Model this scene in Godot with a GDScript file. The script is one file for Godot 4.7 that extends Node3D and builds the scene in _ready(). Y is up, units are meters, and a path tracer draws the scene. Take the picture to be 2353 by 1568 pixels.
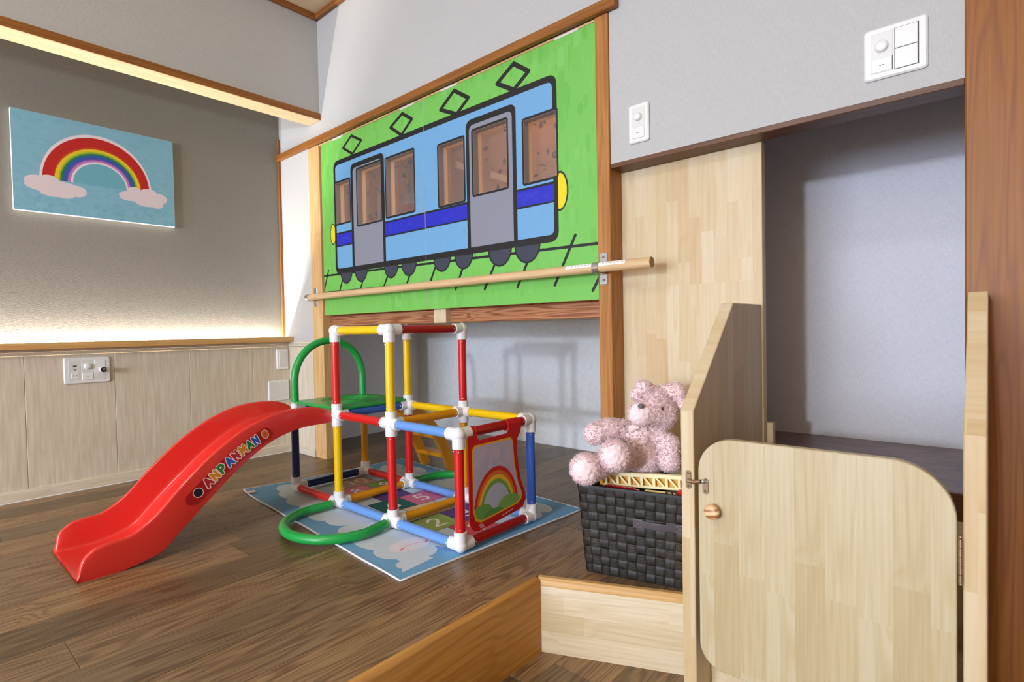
extends Node3D

# ---------------------------------------------------------------- mesh builder
class MB:
	var v := PackedVector3Array()
	var n := PackedVector3Array()
	var uv := PackedVector2Array()

	func t3(a: Vector3, b: Vector3, c: Vector3, na: Vector3, nb: Vector3, nc: Vector3, ua := Vector2.ZERO, ub := Vector2.ZERO, uc := Vector2.ZERO) -> void:
		if (b - a).cross(c - a).dot(na + nb + nc) > 0.0:
			v.append_array([a, c, b]); n.append_array([na, nc, nb]); uv.append_array([ua, uc, ub])
		else:
			v.append_array([a, b, c]); n.append_array([na, nb, nc]); uv.append_array([ua, ub, uc])

	func quad(a: Vector3, b: Vector3, c: Vector3, d: Vector3, m: Vector3, ua := Vector2.ZERO, ub := Vector2(1, 0), uc := Vector2(1, 1), ud := Vector2(0, 1)) -> void:
		t3(a, b, c, m, m, m, ua, ub, uc)
		t3(a, c, d, m, m, m, ua, uc, ud)

	static func buv(p: Vector3, ax: int, grain: int, off: Vector2) -> Vector2:
		if ax == grain:
			return Vector2(p[(ax + 1) % 3], p[(ax + 2) % 3]) + off
		return Vector2(p[3 - ax - grain], p[grain]) + off

	func face(pts: Array, out: Vector3, grain: int, off: Vector2) -> void:
		var ab := out.abs()
		var ax := 0 if ab.x >= ab.y and ab.x >= ab.z else (1 if ab.y >= ab.z else 2)
		for i in range(1, pts.size() - 1):
			t3(pts[0], pts[i], pts[i + 1], out, out, out, buv(pts[0], ax, grain, off), buv(pts[i], ax, grain, off), buv(pts[i + 1], ax, grain, off))

	# chamfered box, grain = axis along which the texture's v runs (metres)
	func box(lo: Vector3, hi: Vector3, bev := 0.0, grain := 1, off := Vector2.ZERO) -> MB:
		var e := [lo, hi]
		for ax in 3:
			var o1 := (ax + 1) % 3
			var o2 := (ax + 2) % 3
			for s in 2:
				var out := Vector3.ZERO
				out[ax] = s * 2 - 1
				var q := []
				for k in [[0, 0], [1, 0], [1, 1], [0, 1]]:
					var p := Vector3.ZERO
					p[ax] = e[s][ax]
					p[o1] = e[k[0]][o1] + bev * (1 - 2 * k[0])
					p[o2] = e[k[1]][o2] + bev * (1 - 2 * k[1])
					q.append(p)
				face(q, out, grain, off)
		if bev <= 0.0:
			return self
		for ax in 3:  # the twelve edges, each along ax
			var o1 := (ax + 1) % 3
			var o2 := (ax + 2) % 3
			for k in [[0, 0], [1, 0], [1, 1], [0, 1]]:
				var s1: int = k[0]
				var s2: int = k[1]
				var out := Vector3.ZERO
				out[o1] = (s1 * 2 - 1)
				out[o2] = (s2 * 2 - 1)
				out = out.normalized()
				var q := []
				for w in 2:
					for z in 2:
						var zz := z if w == 0 else 1 - z
						var p := Vector3.ZERO
						p[ax] = e[zz][ax] + bev * (1 - 2 * zz)
						p[o1] = e[s1][o1] + (bev * (1 - 2 * s1) if w == 1 else 0.0)
						p[o2] = e[s2][o2] + (bev * (1 - 2 * s2) if w == 0 else 0.0)
						q.append(p)
				face(q, out, grain, off)
		for a in 2:
			for b in 2:
				for c in 2:
					var s := Vector3(a, b, c) * 2.0 - Vector3.ONE
					var p := Vector3(e[a].x, e[b].y, e[c].z)
					face([p - Vector3(0, s.y, s.z) * bev, p - Vector3(s.x, 0, s.z) * bev, p - Vector3(s.x, s.y, 0) * bev], s.normalized(), grain, off)
		return self

	static func up3(p: Vector2, ax: int, d: float) -> Vector3:
		return Vector3(d, p.y, p.x) if ax == 0 else (Vector3(p.x, d, p.y) if ax == 1 else Vector3(p.x, p.y, d))

	# polygon extruded along ax (0: poly is (z,y); 1: (x,z); 2: (x,y)) with chamfered rims
	func prism(poly_in: Array, ax: int, d0: float, d1: float, bev := 0.0, grain := 1, off := Vector2.ZERO) -> MB:
		var poly := PackedVector2Array(poly_in)
		var area := 0.0
		var m := poly.size()
		for i in m:
			area += poly[i].cross(poly[(i + 1) % m])
		if area < 0.0:
			poly.reverse()
		var en := []
		for i in m:
			var d := (poly[(i + 1) % m] - poly[i]).normalized()
			en.append(Vector2(d.y, -d.x))
		var inner := PackedVector2Array()
		for i in m:
			var a: Vector2 = en[(i + m - 1) % m]
			var b: Vector2 = en[i]
			inner.append(poly[i] - (a + b) * bev / maxf(0.35, 1.0 + a.dot(b)))
		var idx := Geometry2D.triangulate_polygon(inner)
		for s in 2:
			var d := d1 if s else d0
			var out := Vector3.ZERO
			out[ax] = s * 2 - 1
			for k in range(0, idx.size(), 3):
				face([up3(inner[idx[k]], ax, d), up3(inner[idx[k + 1]], ax, d), up3(inner[idx[k + 2]], ax, d)], out, grain, off)
		var rings := [[inner, d0], [poly, d0 + bev], [poly, d1 - bev], [inner, d1]] if bev > 0.0 else [[poly, d0], [poly, d1]]
		for r in rings.size() - 1:
			var tilt := 0.0
			if rings.size() == 4:
				tilt = [-1.0, 0.0, 1.0][r]
			for i in m:
				var j := (i + 1) % m
				var na: Vector2 = en[i]
				var nb: Vector2 = en[i]
				if en[i].dot(en[(i + m - 1) % m]) > 0.8:
					na = (en[i] + en[(i + m - 1) % m]).normalized()
				if en[i].dot(en[j]) > 0.8:
					nb = (en[i] + en[j]).normalized()
				var n0 := (up3(na, ax, tilt)).normalized()
				var n1 := (up3(nb, ax, tilt)).normalized()
				var q := [up3(rings[r][0][i], ax, rings[r][1]), up3(rings[r][0][j], ax, rings[r][1]), up3(rings[r + 1][0][j], ax, rings[r + 1][1]), up3(rings[r + 1][0][i], ax, rings[r + 1][1])]
				var ab := (n0 + n1).abs()
				var fx := 0 if ab.x >= ab.y and ab.x >= ab.z else (1 if ab.y >= ab.z else 2)
				t3(q[0], q[1], q[2], n0, n1, n1, buv(q[0], fx, grain, off), buv(q[1], fx, grain, off), buv(q[2], fx, grain, off))
				t3(q[0], q[2], q[3], n0, n1, n0, buv(q[0], fx, grain, off), buv(q[2], fx, grain, off), buv(q[3], fx, grain, off))
		return self

	func tube(path: Array, r: float, sides := 14, caps := true, closed := false, r1 := -1.0) -> MB:
		var m := path.size()
		var frames := []
		var t0: Vector3 = (path[1] - path[0]).normalized()
		var nx := t0.cross(Vector3.UP if absf(t0.y) < 0.9 else Vector3.RIGHT).normalized()
		for i in m:
			var a: Vector3 = path[(i + m - 1) % m] if closed else path[maxi(i - 1, 0)]
			var b: Vector3 = path[(i + 1) % m] if closed else path[mini(i + 1, m - 1)]
			var t := (b - a).normalized()
			nx = (nx - t * nx.dot(t)).normalized()
			frames.append([nx, t.cross(nx), t])
		var along := 0.0
		for i in (m if closed else m - 1):
			var j := (i + 1) % m
			var step: float = path[i].distance_to(path[j])
			var ra := r if r1 < 0.0 else lerpf(r, r1, float(i) / (m - 1))
			var rb := r if r1 < 0.0 else lerpf(r, r1, float(j) / (m - 1))
			for k in sides:
				var a0 := TAU * k / sides
				var a1 := TAU * (k + 1) / sides
				var p := []
				var q := []
				for w in [[i, a0], [i, a1], [j, a1], [j, a0]]:
					var f: Array = frames[w[0]]
					var d: Vector3 = f[0] * cos(w[1]) + f[1] * sin(w[1])
					q.append(d)
					p.append(path[w[0]] + d * (ra if w[0] == i else rb))
				var u0 := a0 * r
				var u1 := a1 * r
				t3(p[0], p[1], p[2], q[0], q[1], q[2], Vector2(u0, along), Vector2(u1, along), Vector2(u1, along + step))
				t3(p[0], p[2], p[3], q[0], q[2], q[3], Vector2(u0, along), Vector2(u1, along + step), Vector2(u0, along + step))
			along += step
		if caps and not closed:
			for e in [0, m - 1]:
				var f: Array = frames[e]
				var out: Vector3 = f[2] * (-1.0 if e == 0 else 1.0)
				var re := r if (r1 < 0.0 or e == 0) else r1
				for k in sides:
					var a0 := TAU * k / sides
					var a1 := TAU * (k + 1) / sides
					var d0: Vector3 = f[0] * cos(a0) + f[1] * sin(a0)
					var d1: Vector3 = f[0] * cos(a1) + f[1] * sin(a1)
					t3(path[e], path[e] + d0 * re, path[e] + d1 * re, out, out, out, Vector2.ZERO, Vector2(d0.x, d0.y) * re, Vector2(d1.x, d1.y) * re)
		return self

	# profile of (radius, height) turned round xf's local y axis
	func lathe(prof: Array, xf: Transform3D, sides := 24, soft := true) -> MB:
		var m := prof.size()
		var sn := []
		for i in m - 1:
			var d: Vector2 = (prof[i + 1] - prof[i]).normalized()
			sn.append(Vector2(d.y, -d.x))
		for i in m - 1:
			var na: Vector2 = sn[i]
			var nb: Vector2 = sn[i]
			if soft and i > 0 and sn[i].dot(sn[i - 1]) > 0.6:
				na = (sn[i] + sn[i - 1]).normalized()
			if soft and i < m - 2 and sn[i].dot(sn[i + 1]) > 0.6:
				nb = (sn[i] + sn[i + 1]).normalized()
			for k in sides:
				var p := []
				var q := []
				for w in [[prof[i], na, k], [prof[i], na, k + 1], [prof[i + 1], nb, k + 1], [prof[i + 1], nb, k]]:
					var a: float = TAU * w[2] / sides
					p.append(xf * Vector3(w[0].x * cos(a), w[0].y, w[0].x * sin(a)))
					q.append((xf.basis * Vector3(w[1].x * cos(a), w[1].y, w[1].x * sin(a))).normalized())
				if prof[i].x > 1e-6:
					t3(p[0], p[1], p[2], q[0], q[1], q[2])
				if prof[i + 1].x > 1e-6:
					t3(p[0], p[2], p[3], q[0], q[2], q[3])
		return self

	func ball(c: Vector3, r: Vector3, seg := 12) -> MB:
		var prof := []
		for i in seg + 1:
			var a := PI * i / seg - PI / 2
			prof.append(Vector2(cos(a), sin(a)))
		return lathe(prof, Transform3D(Basis.from_scale(r), c), seg * 2)

	# grid of points, rows x columns; smooth normals; wrap joins the last column to the first
	func grid(g: Array, wrap := false, flip := false, su := 1.0, sv := 1.0) -> MB:
		var R := g.size()
		var C: int = g[0].size()
		var nn := []
		for i in R:
			var row := []
			for j in C:
				var dv: Vector3 = g[mini(i + 1, R - 1)][j] - g[maxi(i - 1, 0)][j]
				var ja := (j + C - 1) % C if wrap else maxi(j - 1, 0)
				var jb := (j + 1) % C if wrap else mini(j + 1, C - 1)
				var du: Vector3 = g[i][jb] - g[i][ja]
				row.append(dv.cross(du).normalized() * (-1.0 if flip else 1.0))
			nn.append(row)
		for i in R - 1:
			for j in (C if wrap else C - 1):
				var k := (j + 1) % C
				var ua := Vector2(su * j / C, sv * i / R)
				var ub := Vector2(su * (j + 1) / C, sv * (i + 1) / R)
				t3(g[i][j], g[i][k], g[i + 1][k], nn[i][j], nn[i][k], nn[i + 1][k], ua, Vector2(ub.x, ua.y), ub)
				t3(g[i][j], g[i + 1][k], g[i + 1][j], nn[i][j], nn[i + 1][k], nn[i + 1][j], ua, ub, Vector2(ua.x, ub.y))
		return self

	func done() -> ArrayMesh:
		var a := []
		a.resize(Mesh.ARRAY_MAX)
		a[Mesh.ARRAY_VERTEX] = v
		a[Mesh.ARRAY_NORMAL] = n
		a[Mesh.ARRAY_TEX_UV] = uv
		var m := ArrayMesh.new()
		m.add_surface_from_arrays(Mesh.PRIMITIVE_TRIANGLES, a)
		return m

# ---------------------------------------------------------------- flat print: a picture drawn in metres
class Canvas:
	var im: Image
	var o: Vector2   # world position of the top left corner
	var s: float     # pixels per metre
	var fx := 1.0

	func _init(w: int, h: int, origin: Vector2, scale: float, base: Color) -> void:
		im = Image.create(w, h, false, Image.FORMAT_RGB8)
		im.fill(base)
		o = origin
		s = scale

	func px(p: Vector2) -> Vector2:
		return Vector2((p.x - o.x) * s * fx, (o.y - p.y) * s)

	func poly(pts: Array, c: Color) -> void:
		var q := []
		var lo := 1e9
		var hi := -1e9
		for p in pts:
			var w := px(p)
			q.append(w)
			lo = minf(lo, w.y)
			hi = maxf(hi, w.y)
		for y in range(maxi(0, int(floor(lo))), mini(im.get_height(), int(ceil(hi)) + 1)):
			var yy := y + 0.5
			var xs := []
			for i in q.size():
				var a: Vector2 = q[i]
				var b: Vector2 = q[(i + 1) % q.size()]
				if (a.y <= yy) != (b.y <= yy):
					xs.append(a.x + (yy - a.y) / (b.y - a.y) * (b.x - a.x))
			xs.sort()
			for k in range(0, xs.size() - 1, 2):
				var x0 := maxi(0, int(round(xs[k])))
				var x1 := mini(im.get_width(), int(round(xs[k + 1])))
				if x1 > x0:
					im.fill_rect(Rect2i(x0, y, x1 - x0, 1), c)

	func disc(c0: Vector2, r: float, c: Color, ry := -1.0) -> void:
		var pts := []
		var n := 40
		for i in n:
			var a := TAU * i / n
			pts.append(c0 + Vector2(cos(a) * r, sin(a) * (r if ry < 0.0 else ry)))
		poly(pts, c)

	func line(pts: Array, w: float, c: Color, closed := false) -> void:
		for i in (pts.size() if closed else pts.size() - 1):
			var a: Vector2 = pts[i]
			var b: Vector2 = pts[(i + 1) % pts.size()]
			if a.distance_to(b) > 1e-6:
				var d := (b - a).normalized().orthogonal() * w * 0.5
				poly([a + d, b + d, b - d, a - d], c)
			disc(a, w * 0.5, c)
			disc(b, w * 0.5, c)

	func tex() -> ImageTexture:
		return ImageTexture.create_from_image(im)

# ---------------------------------------------------------------- naming and tagging
var used := {}
var rng := RandomNumberGenerator.new()

func numbered(called: String) -> String:
	var k: int = used.get(called, 0)
	used[called] = k + 1
	return called if k == 0 else "%s_%03d" % [called, k]

func tag(o: Node, label: String, category: String, group := "", kind := "") -> Node:
	o.set_meta("label", label)
	o.set_meta("category", category)
	if group: o.set_meta("group", group)
	if kind: o.set_meta("kind", kind)
	return o

func thing(called: String, label: String, category: String, at := Vector3.ZERO, group := "") -> Node3D:
	var o := Node3D.new()
	o.name = numbered(called)
	o.position = at
	add_child(o)
	tag(o, label, category, group)
	return o

func obj(called: String, m, material: Material, parent: Node = null, at := Vector3.ZERO) -> MeshInstance3D:
	var o := MeshInstance3D.new()
	o.name = numbered(called) if parent == null else called
	o.mesh = m.done() if m is MB else m
	o.material_override = material
	o.position = at
	if parent == null:
		add_child(o)
	else:
		parent.add_child(o, true)
	return o

func struct(called: String, m, material: Material, label: String, category: String) -> MeshInstance3D:
	var o := obj(called, m, material)
	tag(o, label, category, "", "structure")
	return o

func bx(lo: Vector3, hi: Vector3, bev := 0.0015, grain := 1) -> MB:
	return MB.new().box(lo, hi, bev, grain, Vector2(rng.randf(), rng.randf()) * 3.0)

# ---------------------------------------------------------------- materials
var M := {}

func mat(c: Color, rough := 0.6, tex: Texture2D = null, uvs := Vector2.ONE, metal := 0.0) -> StandardMaterial3D:
	var m := StandardMaterial3D.new()
	m.albedo_color = c
	m.roughness = rough
	m.metallic = metal
	if tex:
		m.albedo_texture = tex
		m.uv1_scale = Vector3(uvs.x, uvs.y, 1)
	return m

func rgb(r: float, g: float, b: float) -> Color:
	return Color(r / 255.0, g / 255.0, b / 255.0)

func streaks(sd: int, w: int, h: int, squeeze: int, freq: float, octaves := 3) -> PackedByteArray:
	var f := FastNoiseLite.new()
	f.seed = sd
	f.noise_type = FastNoiseLite.TYPE_SIMPLEX_SMOOTH
	f.frequency = freq
	f.fractal_octaves = octaves
	var im := f.get_seamless_image(w, maxi(8, h / squeeze))
	im.convert(Image.FORMAT_L8)
	im.resize(w, h, Image.INTERPOLATE_CUBIC)
	return im.get_data()

# grain runs along v. rings = whole number of growth bands across; staves > 0 cuts it into glued strips
func wood(sd: int, light: Color, dark: Color, rings: int, wob: float, fibre: float, ring_w: float, staves := 0, tone := 0.0, w := 256, h := 1024) -> ImageTexture:
	var a := streaks(sd, w, h, 24, 0.09)
	var b := streaks(sd + 1, w, h, 10, 0.012, 2)
	var out := PackedByteArray()
	out.resize(w * h * 3)
	var r := RandomNumberGenerator.new()
	r.seed = sd
	var sw := w / maxi(staves, 1)
	for st in maxi(staves, 1):
		var y := 0
		var first := r.randi_range(60, 300)
		while y < h:
			var y1 := h if staves == 0 else mini(h, y + (first if y == 0 else r.randi_range(200, 420)))
			if h - y1 < 90: y1 = h
			var ox := r.randi_range(0, w - 1) if staves else 0
			var oy := r.randi_range(0, h - 1) if staves else 0
			var sh := r.randfn(0.0, tone)
			var rw := ring_w * (r.randf_range(0.2, 1.3) if staves else 1.0)
			for yy in range(y, y1):
				var ry := ((yy + oy) % h) * w
				for x in range(st * sw, (st + 1) * sw if st < staves - 1 or staves == 0 else w):
					var k := ry + (x + ox) % w
					var bb := b[k] / 255.0
					var ring := 0.5 + 0.5 * sin(TAU * (float(x + ox) / w * rings + bb * wob))
					var t := clampf(0.42 + (a[k] / 255.0 - 0.5) * fibre + (ring * ring - 0.4) * rw + sh, 0.0, 1.0)
					var q := (yy * w + x) * 3
					out[q] = int(255.0 * lerpf(light.r, dark.r, t))
					out[q + 1] = int(255.0 * lerpf(light.g, dark.g, t))
					out[q + 2] = int(255.0 * lerpf(light.b, dark.b, t))
			y = y1
	return ImageTexture.create_from_image(Image.create_from_data(w, h, false, Image.FORMAT_RGB8, out))

# woven or brushed wallpaper: threads both ways, colour and relief
func weave(sd: int, c: Color, amount: float, across: float, blotch := 0.0, n := 512) -> Array:
	var a := streaks(sd, n, n, 12, 0.16, 2)
	var im := Image.create_from_data(n, n, false, Image.FORMAT_L8, streaks(sd + 5, n, n, 12, 0.16, 2))
	im.rotate_90(CLOCKWISE)
	var b := im.get_data()
	var d := streaks(sd + 9, n, n, 1, 0.012, 3)
	var col := PackedByteArray()
	col.resize(n * n * 3)
	var hgt := PackedByteArray()
	hgt.resize(n * n)
	for i in n * n:
		var t := (a[i] * (1.0 - across) + b[i] * across) / 255.0 - 0.5
		var q := 1.0 + t * amount + (d[i] / 255.0 - 0.5) * blotch
		col[i * 3] = int(clampf(c.r * q, 0, 1) * 255.0)
		col[i * 3 + 1] = int(clampf(c.g * q, 0, 1) * 255.0)
		col[i * 3 + 2] = int(clampf(c.b * q, 0, 1) * 255.0)
		hgt[i] = int(clampf(t + 0.5, 0, 1) * 255.0)
	return [ImageTexture.create_from_image(Image.create_from_data(n, n, false, Image.FORMAT_RGB8, col)), ImageTexture.create_from_image(Image.create_from_data(n, n, false, Image.FORMAT_L8, hgt))]

func paper(sd: int, c: Color, amount: float, across: float, size: float, relief: float, blotch := 0.0) -> StandardMaterial3D:
	var t := weave(sd, c, amount, across, blotch)
	var m := mat(Color.WHITE, 0.9, t[0], Vector2(1.0 / size, 1.0 / size))
	m.heightmap_enabled = true
	m.heightmap_texture = t[1]
	m.heightmap_scale = relief
	m.metallic_specular = 0.2
	return m

func make_materials() -> void:
	var lam := wood(11, rgb(252, 243, 222), rgb(226, 200, 154), 2, 2.2, 0.32, 0.24, 8, 0.20)
	M.lam = mat(rgb(224, 214, 196), 0.45, lam, Vector2(1 / 0.30, 1 / 0.95))
	M.lam_x = M.lam
	var lam2 := wood(14, rgb(240, 226, 198), rgb(208, 182, 138), 2, 2.2, 0.36, 0.26, 3, 0.15)
	M.lam_wide = mat(rgb(248, 248, 246), 0.42, lam2, Vector2(1 / 0.16, 1 / 0.95))
	M.gate = mat(rgb(222, 222, 212), 0.42, lam2, Vector2(1 / 0.16, 1 / 0.95))
	var cedar := wood(21, rgb(206, 150, 86), rgb(158, 100, 48), 2, 2.6, 0.40, 0.38)
	M.pillar = mat(rgb(206, 184, 76), 0.5, wood(23, rgb(200, 140, 80), rgb(150, 92, 42), 1, 3.4, 0.35, 0.35), Vector2(1 / 0.2, 1 / 1.5))
	M.cedar = mat(rgb(240, 232, 206), 0.5, cedar, Vector2(1 / 0.16, 1 / 1.3))
	M.cedar_light = mat(Color(1.0, 1.0, 1.0), 0.5, wood(25, rgb(232, 196, 140), rgb(196, 148, 90), 2, 2.0, 0.5, 0.35), Vector2(1 / 0.16, 1 / 1.2))
	M.trim = mat(Color(1, 1, 1), 0.5, wood(31, rgb(166, 106, 44), rgb(124, 72, 24), 2, 1.6, 0.5, 0.35), Vector2(1 / 0.14, 1 / 1.6))
	M.beam = mat(Color(1, 1, 1), 0.5, wood(34, rgb(240, 222, 186), rgb(206, 176, 128), 3, 1.2, 0.7, 0.3), Vector2(1 / 0.14, 1 / 1.6))
	M.redbeam = mat(Color(1, 1, 1), 0.55, wood(41, rgb(196, 138, 96), rgb(128, 66, 34), 2, 3.4, 0.35, 0.7), Vector2(1 / 0.13, 1 / 1.3))
	M.dark = mat(Color(1, 1, 1), 0.45, wood(45, rgb(118, 76, 44), rgb(78, 46, 22), 2, 2.0, 0.5, 0.3), Vector2(1 / 0.14, 1 / 1.2))
	M.niche_floor = mat(Color(1, 1, 1), 0.35, wood(51, rgb(140, 110, 104), rgb(92, 66, 62), 3, 3.0, 0.4, 0.5), Vector2(1 / 0.5, 1 / 1.0))
	M.ledge = mat(Color(1, 1, 1), 0.45, wood(55, rgb(228, 186, 124), rgb(190, 140, 78), 2, 1.6, 0.5, 0.3), Vector2(1 / 0.14, 1 / 1.6))
	M.wains = mat(Color(1, 1, 1), 0.5, wood(61, rgb(232, 222, 204), rgb(196, 182, 158), 2, 1.6, 0.62, 0.12), Vector2(1 / 0.32, 1 / 0.9))
	var oak := wood(71, rgb(172, 146, 116), rgb(104, 80, 58), 2, 4.6, 0.50, 0.50)
	for k in 4:
		var q: float = [0.88, 0.72, 0.96, 0.80][k]
		M["oak%d" % k] = mat(Color(q, q * [0.97, 0.97, 0.95, 0.99][k], q * [0.88, 0.86, 0.85, 0.92][k]), 0.36, oak, Vector2(1 / 0.24, 1 / 1.1))
	M.pole = mat(Color(1, 1, 1), 0.4, wood(81, rgb(236, 206, 164), rgb(200, 160, 112), 2, 1.0, 0.5, 0.25), Vector2(1 / 0.12, 1 / 0.9))
	M.ceil = mat(Color(1, 1, 1), 0.6, wood(85, rgb(236, 216, 176), rgb(214, 188, 142), 3, 1.2, 0.4, 0.3), Vector2(1 / 0.45, 1 / 1.8))
	M.kamachi = mat(Color(1, 1, 1), 0.38, wood(91, rgb(214, 160, 84), rgb(172, 112, 46), 2, 2.0, 0.5, 0.35), Vector2(1 / 0.22, 1 / 1.2))
	M.wall = paper(101, rgb(194, 194, 193), 0.10, 0.4, 0.16, 0.05)
	M.alcove = paper(111, rgb(146, 142, 134), 0.14, 0.85, 0.14, 0.08)
	M.niche = paper(121, rgb(228, 226, 232), 0.12, 0.45, 0.16, 0.06)
	M.closet = paper(131, rgb(246, 250, 255), 0.10, 0.2, 0.35, 0.02, 0.03)
	M.far = mat(rgb(150, 128, 104), 0.8)
	M.white = mat(rgb(240, 240, 238), 0.3)
	M.offwhite = mat(rgb(226, 226, 222), 0.35)
	M.black = mat(rgb(18, 18, 20), 0.5)
	M.gap = mat(rgb(60, 62, 66), 0.7)
	M.steel = mat(rgb(200, 200, 200), 0.3, null, Vector2.ONE, 0.9)
	M.bronze = mat(rgb(168, 142, 112), 0.35, null, Vector2.ONE, 0.8)
	for k in {"red": rgb(214, 30, 28), "red_dark": rgb(178, 18, 22), "yellow": rgb(250, 204, 14), "amber": rgb(236, 160, 16), "blue": rgb(56, 104, 200), "sky": rgb(108, 158, 230), "navy": rgb(26, 44, 112), "green": rgb(34, 164, 74), "joint": rgb(244, 244, 246)}.keys():
		var cc: Color = {"red": rgb(214, 30, 28), "red_dark": rgb(178, 18, 22), "yellow": rgb(250, 204, 14), "amber": rgb(236, 160, 16), "blue": rgb(56, 104, 200), "sky": rgb(108, 158, 230), "navy": rgb(26, 44, 112), "green": rgb(34, 164, 74), "joint": rgb(244, 244, 246)}[k]
		M[k] = mat(cc, 0.28)
	M.slide = mat(rgb(226, 50, 42), 0.36)
	M.slide.clearcoat_enabled = true
	M.slide.clearcoat = 0.6
	M.slide.clearcoat_roughness = 0.12
	var pane := mat(Color(1, 1, 1, 0.06), 0.03)
	pane.transparency = BaseMaterial3D.TRANSPARENCY_ALPHA
	M.pane = pane

# ---------------------------------------------------------------- the scene
func area(at: Vector3, look: Vector3, size: Vector2, energy: float, c: Color, called: String) -> void:
	var l := AreaLight3D.new()
	l.name = called
	l.area_size = size
	l.area_normalize_energy = true
	l.light_energy = energy
	l.light_color = c
	l.area_range = 12.0
	l.shadow_enabled = true
	l.position = at
	add_child(l)
	l.look_at_from_position(at, at + look, Vector3.UP if absf(look.normalized().y) < 0.9 else Vector3.FORWARD)

func _ready() -> void:
	rng.seed = 7
	# camera: 85 degrees across, almost level, turned 41 degrees left of the train wall's normal
	var cam := Camera3D.new()
	cam.name = "camera"
	var yaw := 0.7205721
	var pitch := -0.0219031
	var roll := -0.018905
	cam.transform = Transform3D(Basis(Vector3.UP, yaw) * Basis(Vector3.RIGHT, pitch) * Basis(Vector3.BACK, roll), Vector3(3.134328, 0.7, 1.566690))
	cam.fov = rad_to_deg(2.0 * atan(784.0 / 1256.014))
	cam.near = 0.02
	cam.far = 60.0
	add_child(cam)
	cam.current = true
	var we := WorldEnvironment.new()
	we.name = "world"
	var env := Environment.new()
	env.background_mode = Environment.BG_SKY
	var sk := ProceduralSkyMaterial.new()
	sk.sky_top_color = rgb(150, 180, 222)
	sk.sky_horizon_color = rgb(226, 232, 238)
	sk.ground_bottom_color = rgb(120, 116, 108)
	sk.ground_horizon_color = rgb(190, 190, 186)
	sk.sky_energy_multiplier = 1.4
	var sky := Sky.new()
	sky.sky_material = sk
	env.sky = sky
	env.tonemap_mode = Environment.TONE_MAPPER_LINEAR
	env.tonemap_exposure = 1.24
	env.sdfgi_enabled = true
	env.ssao_enabled = true
	env.ssil_enabled = true
	we.environment = env
	add_child(we)
	# daylight through the window behind the camera, and the light strip behind the ledge
	area(Vector3(1.7, 1.0, 7.17), Vector3(0, 0, -1), Vector2(2.3, 1.7), WINDOW_E, rgb(206, 226, 255), "window_light")
	area(Vector3(-0.048, 0.636, 3.6), Vector3(0.0, 1, 0), Vector2(0.012, 7.14), LED_E, rgb(255, 250, 244), "strip_light_source")
	make_materials()
	build_room()
	build_alcove()
	build_train_wall()
	build_niche()
	build_gate()
	build_lamps()
	build_mat()
	build_gym()
	build_basket()
	build_bear()
	build_plates()
	build_rail()

const WINDOW_E := 18.0
const LED_E := 8.0
const KEY_E := 9.0
const CLOSET_E := 0.13
const CEIL_E := 1.8

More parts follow.
